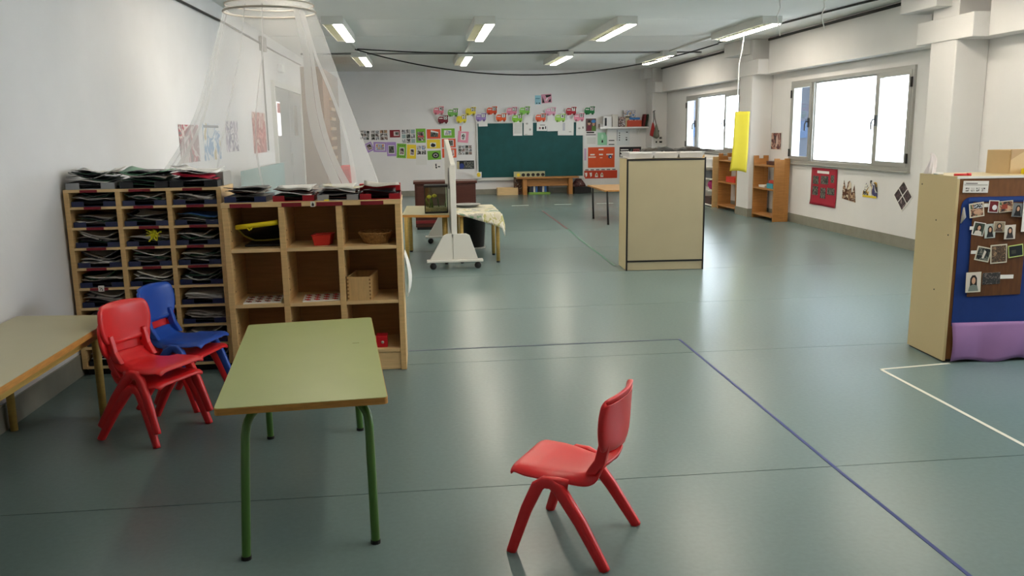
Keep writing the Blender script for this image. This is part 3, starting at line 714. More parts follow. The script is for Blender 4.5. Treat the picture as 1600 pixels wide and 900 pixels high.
# dark chest
t = thing('wooden_chest', 'dark brown wooden chest standing behind the wheeled board', 'chest', (.37, 13.2, 0))
boxob('body', M_darkbrown, t, -.48, .48, 0, .45, .04, .72, bev=.01); boxob('lid', M_darkbrown, t, -.5, .5, -.02, .47, .72, .76, bev=.006); boxob('plinth', M_black, t, -.46, .46, .02, .43, 0, .04)
boxob('moulding', mat('moulding_red', (116, 34, 36), .4), t, -.48, .48, -.012, 0, .1, .15, bev=.004)
for sx in (-1, 1): boxob('door_panel', M_darkbrown, t, min(sx*.02, sx*.45), max(sx*.02, sx*.45), -.012, 0, .19, .68, bev=.004)

# ================================================================== CREAM CUPBOARD WITH TRAYS
t = thing('cream_cupboard', 'cream cupboard with black edging standing in the middle of the room', 'cupboard', (2.6, 8.72, 0), -.05)
w = .425
boxob('front_panel', mat('cupboard_front_shaded', (164, 152, 122), .45, .4, var=.03, scale=3), t, -w+.012, w-.012, 0, .012, .11, 1.185); boxob('kick_board', MATS['cupboard_front_shaded'], t, -w+.012, w-.012, .002, .014, .005, .095)  # cream darkened and greyed: the front's shade is put into the colour
boxob('side_panel', M_cream, t, -w, -w+.012, .012, .42, .005, 1.2); boxob('side_panel', M_cream, t, w-.012, w, .012, .42, .005, 1.2)
boxob('carcass', M_cream, t, -w+.012, w-.012, .014, .42, .02, 1.198)
e = MB(); e.box(-w-.002, -w+.016, -.004, .004, .0, 1.2); e.build('edge_strip', M_black, t); MB().box(w-.014, w+.002, -.004, .004, .0, 1.21).build('edge_strip', M_black, t)
MB().box(-w+.016, w-.014, -.004, .004, 1.182, 1.2).build('edge_strip', M_black, t); MB().box(-w+.016, w-.014, -.004, .004, .093, .112).build('edge_strip', M_black, t)
boxob('hinge_rail', M_black, t, w, w+.006, .02, .06, .0, 1.2)
for i, (cx, lab) in enumerate(((2.34, 'left'), (2.61, 'middle'), (2.89, 'right'))):
    q = thing('storage_tray', 'white plastic tray, %s of the three on the cream cupboard' % lab, 'tray', (cx, 8.93, 1.2), -.05, 'white trays on the cream cupboard')
    b = MB(); A_, B_ = .105, .125
    b.lathe([(.001, .004), (A_*1.41, .004), (B_*1.41, .07), (B_*1.41+.008, .072), (B_*1.41+.008, .066), (B_*1.41-.01, .068), (A_*1.41-.008, .010), (.001, .010)], n=4, sx=1, sy=1.25)
    o = b.build('body', mat('tray_white', (206, 206, 208), .4), q); o.rotation_euler = (0, 0, PI/4)
    o.data.transform(Matrix.Rotation(PI/4, 4, 'Z')); o.rotation_euler = (0, 0, 0)
    boxob('front_lip', M_white, q, -.12, .12, -.165, -.155, .058, .072)
t = thing('folded_bags', 'pile of black folded bags lying across the white trays', 'bags', (2.74, 8.93, 1.275))
for k in range(6):
    xx = -.24+.11*k
    MB().grid(lambda u, v, k=k, xx=xx: (xx+.22*(u-.5), .24*(v-.5), .004+(.028+.014*math.sin(k*2.1))*(math.sin(PI*u)**.5)*(math.sin(PI*v)**.6)+.006*math.sin(14*u+k)*math.sin(9*v)), 10, 6).build('bag', M_dark if k % 2 else mat('bag_brown', (44, 36, 30), .6), t, True)
for o_ in t.children: mod_solid(o_, .006, 1)
t = thing('paper_pile', 'white papers lying at the left end of the cream cupboard', 'papers', (2.235, 8.94, 1.201))
for k in range(4): boxob('sheet', M_white if k != 2 else M_paperg, t, -.03-.006*k, .045, -.13+.01*k, .1, .004*k, .004*k+.003)

# brown table behind it
t = thing('brown_table', 'low table with light brown top and dark steel legs left of the cream cupboard', 'table', (3.3, 14, 0))
tabletop(t, [(-.34, -.63), (.5, -.63), (.5, .8), (-.34, .8)], .55, .025, wood('table_tan', (190, 150, 100), .45, .08, (1, 1, 1)), M_edgewood)
for x, y in ((-.31, -.78), (-.35, .2), (.42, -.78), (.42, .6)):
    MB().tube([(x, y, 0), (x*.98, y+.1, .4), (x*.95, y+.16, .524)], .017, 10).build('leg', M_black, t, True)

# ================================================================== RIGHT CABINET WITH PINNED PHOTOGRAPHS
t = thing('cream_cabinet', 'cream cabinet with hardboard back pinned with photos at the right edge', 'cabinet', (3.3, 4.86, 0), -.06)
boxob('side_panel', M_cream, t, 0, .018, .0, .44, .01, 1.19, bev=.0015); boxob('side_panel', M_cream, t, 1.0, 1.018, 0, .44, .01, 1.19)
boxob('back_board', M_cardbrown, t, .02, 1.0, .004, .012, .02, 1.175); boxob('top_board', M_cream, t, .018, 1.0, .012, .44, 1.172, 1.19)
boxob('white_edge', M_white, t, .0, 1.018, -.002, .004, 1.176, 1.19); boxob('carcass', M_cream, t, .02, 1.0, .014, .44, .02, 1.17)
boxob('plinth', M_black, t, .01, 1.0, .01, .43, 0, .02)
for z, y in ((.9, .2), (.45, .16), (1.12, .4), (.82, .05)): MB().tube([(-.002, y, z), (.001, y, z)], .005, 8).build('screw', M_dark, t)
RC = t
def onboard(o, dx=0):  # the pinned things stay top-level: place them in the cabinet's own plane
    return o
ca, sa_ = math.cos(-.06), math.sin(-.06)
def cabpt(x, z, off): # world x on the plane of the back board -> point off millimetres in front of it
    lx = (x-3.3)/ca; return (3.3+lx*ca+off*sa_, 4.86+lx*sa_-off*ca, z)
def rpoly(x0, x1, z0, z1, r):
    P = [(x0, z0), (x1, z0), (x1, z1)]
    for k in range(7): a = PI/2+k/6*PI/2; P.append((x0+r+r*math.cos(a), z1-r+r*math.sin(a)))
    return P
o = MB().prism(rpoly(0, .66, .24, 1.062, .06), 'y', -.004, 0).build('blue_cloth', M_bluecloth); o.location = cabpt(3.338, 0, .0005); o.rotation_euler = (0, 0, -.06); tag(o, 'dark blue cloth with a rounded corner pinned on the hardboard cabinet back', 'cloth')
o = boxob('blue_hem', mat('hem_blue', (24, 62, 132), .7), o, .04, .64, -.007, -.004, 1.035, 1.056)
def purp(u, v):
    return (.62*u, -.012*math.sin(PI*v)*(1+.6*math.sin(9*u+2*v))-.02*v*abs(math.sin(7*u+1)), .262-.25*v+.012*v*math.sin(11*u))
o = MB().grid(purp, 26, 10).build('purple_paper', M_purplecloth, None, True); mod_solid(o, .002); o.location = cabpt(3.338, 0, .008); o.rotation_euler = (0, 0, -.06); tag(o, 'crumpled purple paper skirt along the bottom of the cabinet back', 'paper')
o = MB().prism([(0, 0), (.345, .01), (.345, .595), (-.01, .6)], 'y', -.006, 0).build('brown_card', wood('card_brown', (92, 54, 22), .6, .2, (10, 1, 2))); BR = o
o.location = cabpt(3.42, .43, .006); o.rotation_euler = (0, 0, -.06); tag(o, 'brown card board holding rows of small photos over the blue cloth', 'board')

# generic flat sheets -------------------------------------------------
def sheet(name, label, cat, pos, rz, w, h, base, decals=(), tilt=0, group=None, th=.002, outline=None):
    """thin card standing in its own X-Z plane, facing -Y; decals are (material, polygon in 0..1 units)"""
    b = MB().use(base)
    P = outline or [(0, 0), (1, 0), (1, 1), (0, 1)]
    b.prism([((p-.5)*w, (q-.5)*h) for p, q in P], 'y', -th, 0)
    lvl = {}
    for i, (m, poly) in enumerate(decals):
        b.use(m); y = -th-.0006-.0004*i
        b.poly([((p-.5)*w, y, (q-.5)*h) for p, q in poly])
    o = b.build(name)
    o.location = pos; o.rotation_euler = (0, tilt, rz)
    return tag(o, label, cat, group) if label else o
def R4(x0, z0, x1, z1): return [(x0, z0), (x1, z0), (x1, z1), (x0, z1)]
def oval(cx, cz, rx, rz, n=12): return [(cx+rx*math.cos(2*PI*k/n), cz+rz*math.sin(2*PI*k/n)) for k in range(n)]
SKIN = col((206, 160, 132)); HAIR = col((34, 24, 22)); PALE = col((214, 206, 196)); DARK = col((30, 28, 30))
def person(shirt, bgm, cx=.5, hair=HAIR, frame=True, long=True):
    f = [(bgm, R4(.06, .05, .94, .95) if frame else R4(0, 0, 1, 1))]
    f.append((hair, oval(cx, .58, .23, .27) if not long else [(cx-.24, .3), (cx+.24, .3), (cx+.22, .7), (cx+.1, .85), (cx-.1, .85), (cx-.22, .7)]))
    f.append((shirt, [(cx-.34, .06), (cx+.34, .06), (cx+.26, .32), (cx, .4), (cx-.26, .32)]))
    f.append((SKIN, oval(cx, .58, .13, .17)))
    return f
def collage(n, m, ms):
    d = []
    for i in range(n):
        for j in range(m):
            d.append((ms[(i*3+j*2) % len(ms)], R4((i+.06)/n, (j+.06)/m, (i+.94)/n, (j+.94)/m)))
    return d
# photos on the brown card (px rectangles converted to the plane of the board)
PH = [((3.431,0.982,0.094,0.090), -8, [(M_printcol[2], R4(.08, .08, .92, .92)), (M_print[3], R4(.3, .6, .9, .9)), (SKIN, oval(.5, .35, .25, .14))], 'first photo of the top row, tilted, bright figure'),
      ((3.535,1.002,0.064,0.076), 3, [(col((110, 24, 30)), R4(.08, .06, .92, .94)), (col((226, 226, 230)), oval(.6, .42, .24, .22))], 'dark red photo with a white disc in the top row'),
      ((3.612,1.001,0.090,0.070), -5, [(M_printcol[2], R4(.05, .06, .95, .94)), (col((150, 60, 40)), R4(.2, .3, .6, .7))], 'reddish group photo in the top row'),
      ((3.688,0.978,0.069,0.085), 4, person(DARK, col((120, 124, 128)), frame=False), 'portrait of a dark-haired person at right of top row'),
      ((3.455,0.863,0.077,0.083), 10, [(col((60, 74, 62)), R4(.08, .06, .92, .94))]+person(PALE, M_print[2])[1:], 'first photo of the second row, tilted, person outdoors'),
      ((3.526,0.849,0.067,0.089), -3, person(DARK, col((190, 196, 190)), frame=False), 'second row photo of a person in black against pale wall'),
      ((3.580,0.874,0.073,0.066), 2, person(col((90, 70, 60)), col((150, 132, 110)), long=False), 'small brownish portrait raised in the second row'),
      ((3.650,0.841,0.070,0.089), -2, person(col((60, 54, 56)), PALE, frame=False), 'second row portrait of a person with long dark hair'),
      ((3.498,0.703,0.095,0.091), 12, [(M_print[2], R4(.08, .08, .92, .92)), (PALE, [(.45, .2), (.6, .2), (.66, .7), (.5, .8)])], 'first photo of the third row, tilted, dark with pale figure'),
      ((3.596,0.703,0.106,0.119), -4, [(photo('group_shot', [(60, 46, 36), (110, 84, 60), (40, 34, 30), (150, 120, 90)], 60, 9), R4(.06, .06, .94, .94))], 'large brown group photo in the middle of the third row'),
      ((3.702,0.720,0.097,0.078), -8, [(col((22, 26, 30)), R4(.06, .08, .94, .92)), (col((60, 60, 50)), R4(.2, .3, .5, .6))], 'dark landscape photo with pale border at right of third row'),
      ((3.444,0.526,0.097,0.129), -2, person(col((120, 130, 124)), PALE), 'portrait of a long-haired person in the bottom row'),
      ((3.565,0.546,0.114,0.074), -2, [(photo('dark_group', [(24, 24, 26), (60, 58, 58), (36, 34, 36), (110, 100, 96)], 70, 4), R4(0, 0, 1, 1))], 'dark blurred photo at right of the bottom row')]
for k, ((cx, cz, w, h), tl, dec, lab) in enumerate(PH):
    border = {1: M_white, 10: col((190, 206, 120)), 4: M_white}.get(k, col((216, 210, 190)))
    sheet('photograph', lab+' on the brown card', 'photo', cabpt(cx, cz, .013+.0035*(k % 4)), -.06, w, h, border, dec, math.radians(tl))
for k, ((cx, cz, w, h), lab) in enumerate((((3.494,1.010,0.034,0.022), 'top row left'), ((3.416,0.869,0.038,0.021), 'second row left'), ((3.438,0.716,0.040,0.021), 'third row left'), ((3.665,0.555,0.086,0.025), 'bottom row right'), ((3.681,0.873,0.022,0.025), 'second row right'))):
    sheet('paper_tab', 'narrow white paper tab under the photos, '+lab+' of the brown card', 'tab', cabpt(cx, cz, .0125), -.06, w, h, M_white)
cx, cz, w, h = (3.418,1.125,0.161,0.073)
sheet('printed_card', 'small white printed card at the top of the hardboard cabinet back', 'card', cabpt(cx, cz, .004), -.06, w, h, M_white, [(M_paperg, R4(.04, .62, .96, .7))]+[(M_print[0], R4(.1+.21*i, .12, .24+.21*i, .42)) for i in range(4)]+[(col((120, 110, 110)), R4(.08, .76, .55, .84))], .02)
cx, cz, w, h = (3.761,0.940,0.089,0.197)
sheet('paper_sheet', 'blank white paper at the right edge of the blue cloth', 'paper', cabpt(cx, cz, .03), -.06, w, h, M_white)
# on top of the cabinet
o = thing('carton', 'opened cardboard box standing on the hardboard-backed cabinet', 'box', (3.95, 5.02, 1.19), .05)
boxob('front_flap', M_carton, o, -.2, .3, -.008, 0, 0, .155); boxob('back_side', M_carton, o, -.2, .3, .2, .206, 0, .15); boxob('left_side', M_carton, o, -.206, -.2, 0, .2, 0, .15); boxob('bottom', M_carton, o, -.2, .3, 0, .2, 0, .006)
MB().prism([(-.2, .09), (-.14, .125), (-.08, .155), (-.2, .155)], 'y', -.0095, -.008).build('flap_corner_patch', mat('carton_patch', (176, 144, 100), .5), o)  # darker brown triangle at the flap's upper left corner
o = boxob('yellow_cup', M_yellow, None, -.02, .02, -.015, .015, 0, .035, bev=.005); o.location = (3.84, 4.98, 1.19); tag(o, 'small yellow block on the cabinet before the cardboard box', 'toy')
o = thing('red_pen', 'red marker lying on the cabinet corner', 'pen', (3.345, 4.93, 1.197), -.1); MB().tube([(-.02, 0, .0), (.06, 0, 0)], .007, 8).build('barrel', mat('pen_red', (200, 30, 34), .4), o, True); MB().tube([(.06, 0, 0), (.085, 0, 0)], .010, 8).build('cap', mat('pen_red', (200, 30, 34)), o, True)
def wr_(u, v):
    a = 2*PI*u; r = .03*(1+.35*math.sin(3*a+4*v)+.2*math.sin(7*a))*(1-.75*v**2); return (r*math.cos(a)+.02*v*math.sin(3*v), r*.7*math.sin(a), .13*v)
o = MB().grid(wr_, 22, 10, True).build('tissue', mat('tissue_white', (226, 220, 222), .8)); o.location = (3.335, 5.2, 1.192); tag(o, 'crumpled white tissue sticking up on the cream cabinet', 'tissue')
o = boxob('white_lump', M_white, None, -.03, .02, -.02, .02, 0, .012, bev=.005); o.location = (3.335, 5.1, 1.191); tag(o, 'small white eraser on the cream cabinet edge', 'eraser')
o = MB().tube([(0, 0, 0), (.012, -.005, .04), (.006, -.008, .1)], [.003, .014, .004], 6).build('ribbon', M_paperg, None, True); o.location = cabpt(3.338, .9, .012); tag(o, 'pale ribbon tied to the left side of the blue cloth', 'ribbon')

# ================================================================== NET CANOPY
t = thing('net_canopy', 'white sheer net canopy hanging from a ring at the ceiling behind the shelf units', 'canopy', (-1.14, 7.0, 0))
def netR(z, a):
    if z > 2.46: return .02+.33*((2.97-z)/.51)**.8
    q = (2.46-z)/2.46
    base = .35+.77*q+.12*q**3
    if math.cos(a) < 0: base += 2.2*max(0, q-.25)**2*min(1, -math.cos(a)*1.3)
    return base
def netf(u, v):
    a0 = -.70; a = a0+2*PI*u; z = 2.96-v*2.9
    g = 0
    if z < 2.1: g = .13*math.sin(PI*min(1, max(0, (2.1-z)/1.0)))
    a = a0+g+(2*PI-2*g)*u
    r = netR(z, a)*(1+.007*math.sin(19*a+2*math.sin(z*2))*min(1, (2.97-z))+.008*math.sin(7*a-z*2))
    return (min(max(r*math.cos(a), -1.05-.004*math.sin(9*a)), .86+.01*math.sin(9*a)), max(-1.18, r*math.sin(a)*.95), z)
MB().grid(netf, 150, 40).build('net', M_net, t, True)
MB().tube([(.352*math.cos(k*2*PI/40), .352*math.sin(k*2*PI/40)*.95, 2.455) for k in range(41)], .009, 8, cap=False).build('ring', mat('ring_beige', (176, 168, 156), .6), t, True)
MB().tube([(.34*math.cos(k*2*PI/40), .34*math.sin(k*2*PI/40)*.95, 2.51) for k in range(41)], .006, 6, cap=False).build('upper_hoop', mat('ring_beige', (176, 168, 156), .6), t, True)
def hem(u0, du, name):
    MB().grid(lambda p, q: tuple(Vector(netf(u0+du*q, .17+.81*p))*1.003), 30, 2).build(name, M_hem, t, True)
hem(.0, .012, 'hem'); hem(.986, .014, 'hem'); hem(.575, .012, 'fold'); hem(.602, .007, 'fold'); hem(.965, .02, 'fold'); hem(.80, .003, 'fold'); hem(.86, .003, 'fold'); hem(.09, .008, 'fold')
MB().tube([(0, 0, 2.955), (0, 0, 2.97)], .02, 8).build('hook', M_white, t)

# ================================================================== THINGS ALONG THE LEFT WALL
def lw(name, label, cat, r, base, dec=(), tilt=0):
    y, z, w, h = r; return sheet(name, label, cat, (XL+.003, y, z), PI/2, w, h, base, dec, tilt)
lw('poster', 'pinkish grey poster, first along the left wall behind the net', 'poster', (8.464,1.438,0.686,0.358), photo('poster_a', [(150, 120, 124), (196, 186, 184), (170, 90, 100), (120, 116, 116)], 4, 1))
lw('poster', 'blue and white poster, second along the left wall behind the net', 'poster', (9.357,1.448,0.731,0.384), photo('poster_b', [(210, 214, 218), (120, 160, 200), (226, 226, 226), (190, 170, 120)], 4, 2), [(col((120, 124, 130)), R4(.05, .88, .95, .95))])
lw('poster', 'violet and white poster, third along the left wall behind the net', 'poster', (10.354,1.502,0.657,0.359), photo('poster_c', [(160, 150, 176), (214, 210, 216), (110, 110, 140), (200, 196, 200)], 4, 3))
lw('poster', 'red poster, nearest to the door on the left wall', 'poster', (12.096,1.546,0.949,0.551), photo('poster_d', [(170, 60, 66), (200, 130, 126), (150, 60, 66), (206, 180, 170)], 4, 4), [(col((200, 150, 146)), R4(.1, .84, .9, .9))])
o = boxob('emergency_light', mat('light_white', (236, 236, 236), .4), None, 0, .08, -.12, .12, -.06, .06, bev=.01); o.location = (XL+.001, 14.1, 2.56); tag(o, 'small white emergency light above the grey door', 'light')
o = thing('display_panel', 'pale teal low display panel standing before the left wall by the door', 'panel', (-2.1, 11.2, 0))
boxob('panel', mat('teal_panel', (120, 160, 164), .6), o, 0, .03, -1.1, 1.9, .25, 1.1); boxob('leg', M_grey, o, .0, .03, -1.1, -1.05, 0, .25); boxob('leg', M_grey, o, 0, .03, 1.85, 1.9, 0, .25); boxob('base_bar', M_grey, o, -.06, .14, -1.1, -1.05, 0, .02)
t = thing('tall_wardrobe', 'tall brown wooden wardrobe against the left wall beyond the door', 'wardrobe', (XL+.005, 16.6, 0))
boxob('carcass', wood('wardrobe_brown', (128, 98, 76), .5), t, 0, .38, 0, 3.2, .06, 2.78); boxob('plinth', M_darkbrown, t, 0, .36, .02, 3.18, 0, .06)
for k in range(3): boxob('door_panel', wood('wardrobe_door', (122, 92, 70), .45), t, .38, .4, .03+1.055*k, 1.055*(k+1), .08, 2.76, bev=.004)
for k in range(7): boxob('rung', wood('rung_pale', (186, 160, 130), .5), t, .4, .43, 1.15, 2.0, 1.0+.2*k, 1.06+.2*k)
o = boxob('red_bundle', mat('bundle_red', (190, 70, 70), .7), None, -.15, .15, -.15, .15, 0, .9, bev=.08); o.location = (-1.5, 17.2, 0); tag(o, 'red cloth bundle standing before the brown wardrobe', 'bundle')

# ================================================================== BACK WALL
def bk(name, label, cat, r, base, dec=(), tilt=0, off=.004, group=None, outline=None):
    x, z, w, h = r; return sheet(name, label, cat, (x, YB-off, z), 0, w, h, base, dec, math.radians(tilt), group, .003, outline)
t = thing('chalkboard', 'large dark green chalkboard on the back wall', 'chalkboard', (2.7, YB-.003, 1.07))
boxob('writing_surface', M_board, t, -1.3, 1.3, -.025, -.003, -.66, .65)
e = MB(); fw = .035
e.box(-1.3-fw, -1.3, -.035, 0, -.66-fw, .65+fw); e.box(1.3, 1.3+fw, -.035, 0, -.66-fw, .65+fw); e.box(-1.3, 1.3, -.035, 0, .65, .65+fw); e.box(-1.3, 1.3, -.035, 0, -.66-fw, -.66)
e.build('frame', M_lamp, t); boxob('chalk_ledge', M_lamp, t, -1.34, 1.34, -.1, 0, -.73, -.695, bev=.004)
GREEN, YEL, PUR, PINK, ORG, LIME = col((120, 180, 60)), col((236, 206, 50)), col((170, 140, 200)), col((232, 150, 170)), col((226, 88, 50)), col((150, 200, 80))
inner = R4(.24, .22, .8, .8)
def pic(m, r=None): return [(M_white, R4(r[0]-.05, r[1]-.05, r[2]+.05, r[3]+.05) if r else R4(.2, .18, .84, .84)), (m, R4(*r) if r else inner)]
bk('photo_collage', 'slanted black and white photo collage, leftmost on back wall', 'collage', (-1.314,1.484,0.212,0.219), M_white, collage(3, 3, M_print), 6)
bk('photo_collage', 'black and white photo collage second from left on back wall', 'collage', (-1.069,1.476,0.197,0.227), M_white, collage(2, 3, M_print))
bk('photo_collage', 'dense dark photo collage third from left on back wall', 'collage', (-0.863,1.480,0.184,0.242), M_white, collage(2, 3, [M_print[1], M_printcol[2], M_print[0]]), -1)
bk('picture_card', 'small dark red picture card on back wall', 'card', (-0.597,1.508,0.245,0.177), col((130, 24, 36)), [(col((206, 190, 190)), R4(.38, .2, .9, .8)), (M_print[2], R4(.55, .35, .86, .7))])
bk('photo_collage', 'white sheet of nine small photos on back wall', 'collage', (-0.274,1.441,0.329,0.334), M_white, collage(3, 3, [M_print[3], M_print[2], col((150, 170, 170)), M_print[0]]))
bk('mounted_picture', 'portrait picture on green mount beside the nine-photo sheet', 'picture', (0.023,1.452,0.231,0.335), GREEN, [(M_print[1], R4(.14, .14, .84, .78)), (col((200, 70, 80)), R4(.2, .4, .8, .5))])
bk('mounted_picture', 'tilted dark picture on orange mount at the top of wall display', 'picture', (0.333,1.487,0.325,0.224), ORG, [(M_white, [(.25, .3), (.3, .92), (.86, .7), (.8, .2)]), (M_print[2], [(.25, .2), (.28, .72), (.82, .6), (.82, .18)])])
bk('mounted_picture', 'picture on green mount right of the orange one at the top', 'picture', (0.683,1.501,0.324,0.226), GREEN, [(M_white, R4(.2, .28, .75, .82)), (M_printcol[3], [(.25, .35), (.7, .3), (.74, .7), (.4, .8)])])
bk('mounted_picture', 'dark figure on pink mount left of the chalkboard', 'picture', (1.048,1.407,0.256,0.271), PINK, [(M_white, R4(.28, .22, .74, .85)), (M_print[0], oval(.5, .52, .16, .26))], 6, .006)
bk('blank_sheet', 'blank white sheet overlapping the upper left of the chalkboard', 'paper', (1.171,1.637,0.331,0.206), M_white, (), 0, .012)
bk('paper_slip', 'small orange slip under the blank white sheet', 'paper', (1.001,1.590,0.062,0.152), ORG, (), 0, .003)
bk('mounted_picture', 'tilted photo on purple mount at the left end of lower row', 'picture', (-1.220,1.198,0.183,0.213), PUR, pic(M_print[1]), -24)
bk('mounted_picture', 'beach photo on landscape purple mount in the lower row', 'picture', (-0.965,1.197,0.313,0.236), PUR, pic(M_printcol[0], (.2, .2, .82, .78)), 2, .006)
bk('mounted_picture', 'dark photo on upright purple mount in the lower row', 'picture', (-0.692,1.143,0.222,0.335), PUR, pic(M_print[2], (.2, .22, .78, .72)))
bk('mounted_picture', 'small animal picture on tilted green mount in the lower row', 'picture', (-0.455,1.097,0.223,0.344), GREEN, pic(M_print[1], (.34, .26, .76, .68))+[(DARK, oval(.2+.2*i, .88, .05, .03)) for i in range(4)]+[(DARK, oval(.2+.2*i, .12, .05, .03)) for i in range(4)], 4, .007)
bk('mounted_picture', 'small picture on upright yellow mount in the lower row', 'picture', (-0.215,1.074,0.219,0.337), YEL, pic(M_print[1], (.4, .28, .76, .66)), 3, .005)
bk('photo_collage', 'white sheet with four photos right of the yellow mount', 'collage', (0.026,1.108,0.231,0.230), M_white, collage(2, 2, [M_print[0], M_print[3], M_printcol[3]]))
bk('blank_sheet', 'blank white sheet below the four-photo collage', 'paper', (0.017,0.861,0.263,0.219), col((222, 220, 216)))
bk('mounted_picture', 'black animal picture on landscape yellow mount', 'picture', (0.325,1.248,0.325,0.215), YEL, [(M_white, R4(.24, .14, .68, .66)), (DARK, oval(.46, .36, .18, .2)), (DARK, oval(.42, .5, .08, .1))])
bk('mounted_picture', 'round black ring picture on landscape green mount', 'picture', (0.332,0.980,0.326,0.217), GREEN, [(DARK, oval(.6, .48, .27, .34)), (M_paperg, oval(.6, .48, .17, .2)), (DARK, oval(.6, .46, .1, .12))], -2)
bk('mounted_picture', 'orange mount with dark picture behind the top of wheeled board', 'picture', (0.694,1.264,0.332,0.213), ORG, pic(M_print[2], (.3, .2, .8, .8)))
bk('mounted_picture', 'lower orange mount behind the wheeled board', 'picture', (0.699,1.024,0.343,0.222), ORG, pic(M_printcol[1], (.3, .2, .8, .8)))
bk('drawing', 'small white sheet with black doodle below the ring picture', 'drawing', (0.393,0.717,0.187,0.184), M_white, [(DARK, [(.25, .75), (.4, .85), (.45, .5), (.3, .4)]), (DARK, oval(.4, .3, .12, .12)), (DARK, R4(.6, .35, .9, .5))], 3)
bk('blank_sheet', 'narrow white sheet just left of the wheeled board', 'paper', (0.566,0.760,0.094,0.263), M_white)
bk('photo_collage', 'black and white photo collage left of the chalkboard', 'collage', (1.086,1.090,0.336,0.231), M_white, collage(4, 3, M_print))
bk('picture_card', 'dark landscape photo with blue corner below the collage', 'photo', (1.089,0.734,0.422,0.202), col((24, 26, 28)), [(M_print[2], R4(.4, .1, .96, .9)), (col((40, 60, 130)), oval(.28, .35, .14, .34)), (col((196, 180, 140)), R4(0, 0, .14, .9))])
bk('smiley_card', 'white card with a yellow smiley face at chalkboard corner', 'card', (1.358,0.484,0.220,0.148), M_white, [(YEL, oval(.68, .55, .22, .36, 18)), (DARK, oval(.6, .66, .03, .06, 8)), (DARK, oval(.75, .66, .03, .06, 8)), (DARK, [(.56, .46), (.62, .36), (.74, .36), (.8, .46), (.74, .4), (.62, .4)])], 0, .13)
# paper trucks with number cards
TR = [('pink', (226, 130, 146), 685.4, 172.9, '4', 'top row'), ('maroon', (120, 26, 44), 692.4, 187, '0', 'lower row'), ('green and blue', (120, 180, 90), 707.6, 176, '2', 'top row'),
      ('yellow', (228, 206, 60), 735.3, 174, '2', 'top row'), ('yellow', (226, 208, 50), 721, 186, '2', 'lower row'), ('lilac', (160, 134, 196), 751.4, 183.4, '1', 'lower row'),
      ('orange', (222, 80, 44), 768.5, 173, '0', 'top row'), ('orange', (228, 92, 40), 783, 183.8, '1', 'lower row'), ('pink', (224, 132, 156), 799.5, 173.8, '2', 'top row'),
      ('green', (132, 194, 84), 819.6, 173, '2', 'top row'), ('lime', (140, 200, 60), 808, 185, '5', 'lower row'), ('orange', (226, 92, 52), 844.6, 184, '8', 'lower row'),
      ('pale pink', (226, 160, 186), 860, 174.5, '1', 'top row'), ('lime', (160, 206, 90), 875, 184.6, '4', 'lower row'), ('red', (176, 30, 46), 892, 173.8, '7', 'top row'),
      ('pink', (230, 140, 160), 904.5, 183.4, '8', 'lower row'), ('dark green', (24, 120, 60), 920.8, 173, '3', 'top row')]
TRUCK = [(.0, .22), (-.02, .55), (.06, .8), (.2, .88), (.5, .84), (.53, 1.0), (1.0, 1.02), (1.03, .9), (.96, .82), (.98, .25), (.86, .08), (.72, .18), (.56, .18), (.44, .04), (.26, .04), (.12, .14)]
TBK = {t_[2]: None for t_ in TR}
def trucks(px, py): return None
TPOS = [(0.471,2.037,0.247,0.196), (0.573,1.824,0.247,0.197), (0.812,1.987,0.247,0.197), (1.242,2.013,0.248,0.197), (1.016,1.833,0.247,0.197), (1.489,1.865,0.249,0.198), (1.758,2.022,0.249,0.198), (1.982,1.854,0.250,0.199), (2.242,2.004,0.251,0.198), (2.558,2.012,0.251,0.198), (2.373,1.831,0.251,0.198), (2.950,1.839,0.253,0.200), (3.196,1.982,0.253,0.199), (3.433,1.825,0.255,0.200), (3.704,1.986,0.255,0.200), (3.902,1.835,0.255,0.201), (4.163,1.993,0.256,0.200)]
from collections import Counter
for k, ((cn, rgb, px, py, dg, row), (x, z, w, h)) in enumerate(zip(TR, TPOS)):
    lr = '' 
    same = sorted(q[2] for q in TR if q[0] == cn and q[5] == row)
    side = '' if len(same) == 1 else (', left one of two' if px == same[0] else ', right one of two')
    t = thing('paper_truck', '%s paper truck numbered %s, %s over the chalkboard%s' % (cn, dg, row, side), 'paper truck', (x, YB-.062, z), 0, 'numbered paper trucks')
    MB().prism([((p-.5)*w*1.14, (q-.5)*h*1.2) for p, q in TRUCK], 'y', .003, .006).build('white_mount', M_white, t)
    body = MB().prism([((p-.5)*w, (q-.5)*h) for p, q in TRUCK], 'y', 0, .003); body.build('truck_body', col(rgb), t)
    for cx in (.2, .78): MB().prism([((cx-.5)*w+.028*math.cos(a*PI/6), (.14-.5)*h+.028*math.sin(a*PI/6)) for a in range(12)], 'y', -.002, 0).build('wheel', col(tuple(int(c*.7) for c in rgb)), t)
    boxob('cab_window', col(tuple(int(c*.55) for c in rgb)), t, .02*w, .44*w, -.002, 0, .0, .44*h)
    boxob('number_card', M_white, t, .06*w, .36*w, -.004, -.002, .02*h, .42*h)
    glyph(dg, .1, DARK, t, (.21*w, -.006, .22*h))
    if cn not in ('yellow',): boxob('white_stripe', M_white, t, -.4*w, -.05*w, -.0015, 0, .1*h, .2*h)
LINES = lambda n, x0=.1, x1=.9, a=.15, b=.9: [(M_paperg, R4(x0, a+(b-a)*(i+.2)/n, x1, a+(b-a)*(i+.5)/n)) for i in range(n)]
bk('paper_card', 'pale blue printed card high above the chalkboard', 'card', (2.893,2.268,0.148,0.213), col((150, 200, 214)), [(col((90, 140, 160)), R4(.1, .6, .8, .7)), (DARK, R4(.2, .06, .4, .18)), (DARK, R4(.6, .06, .85, .18))])
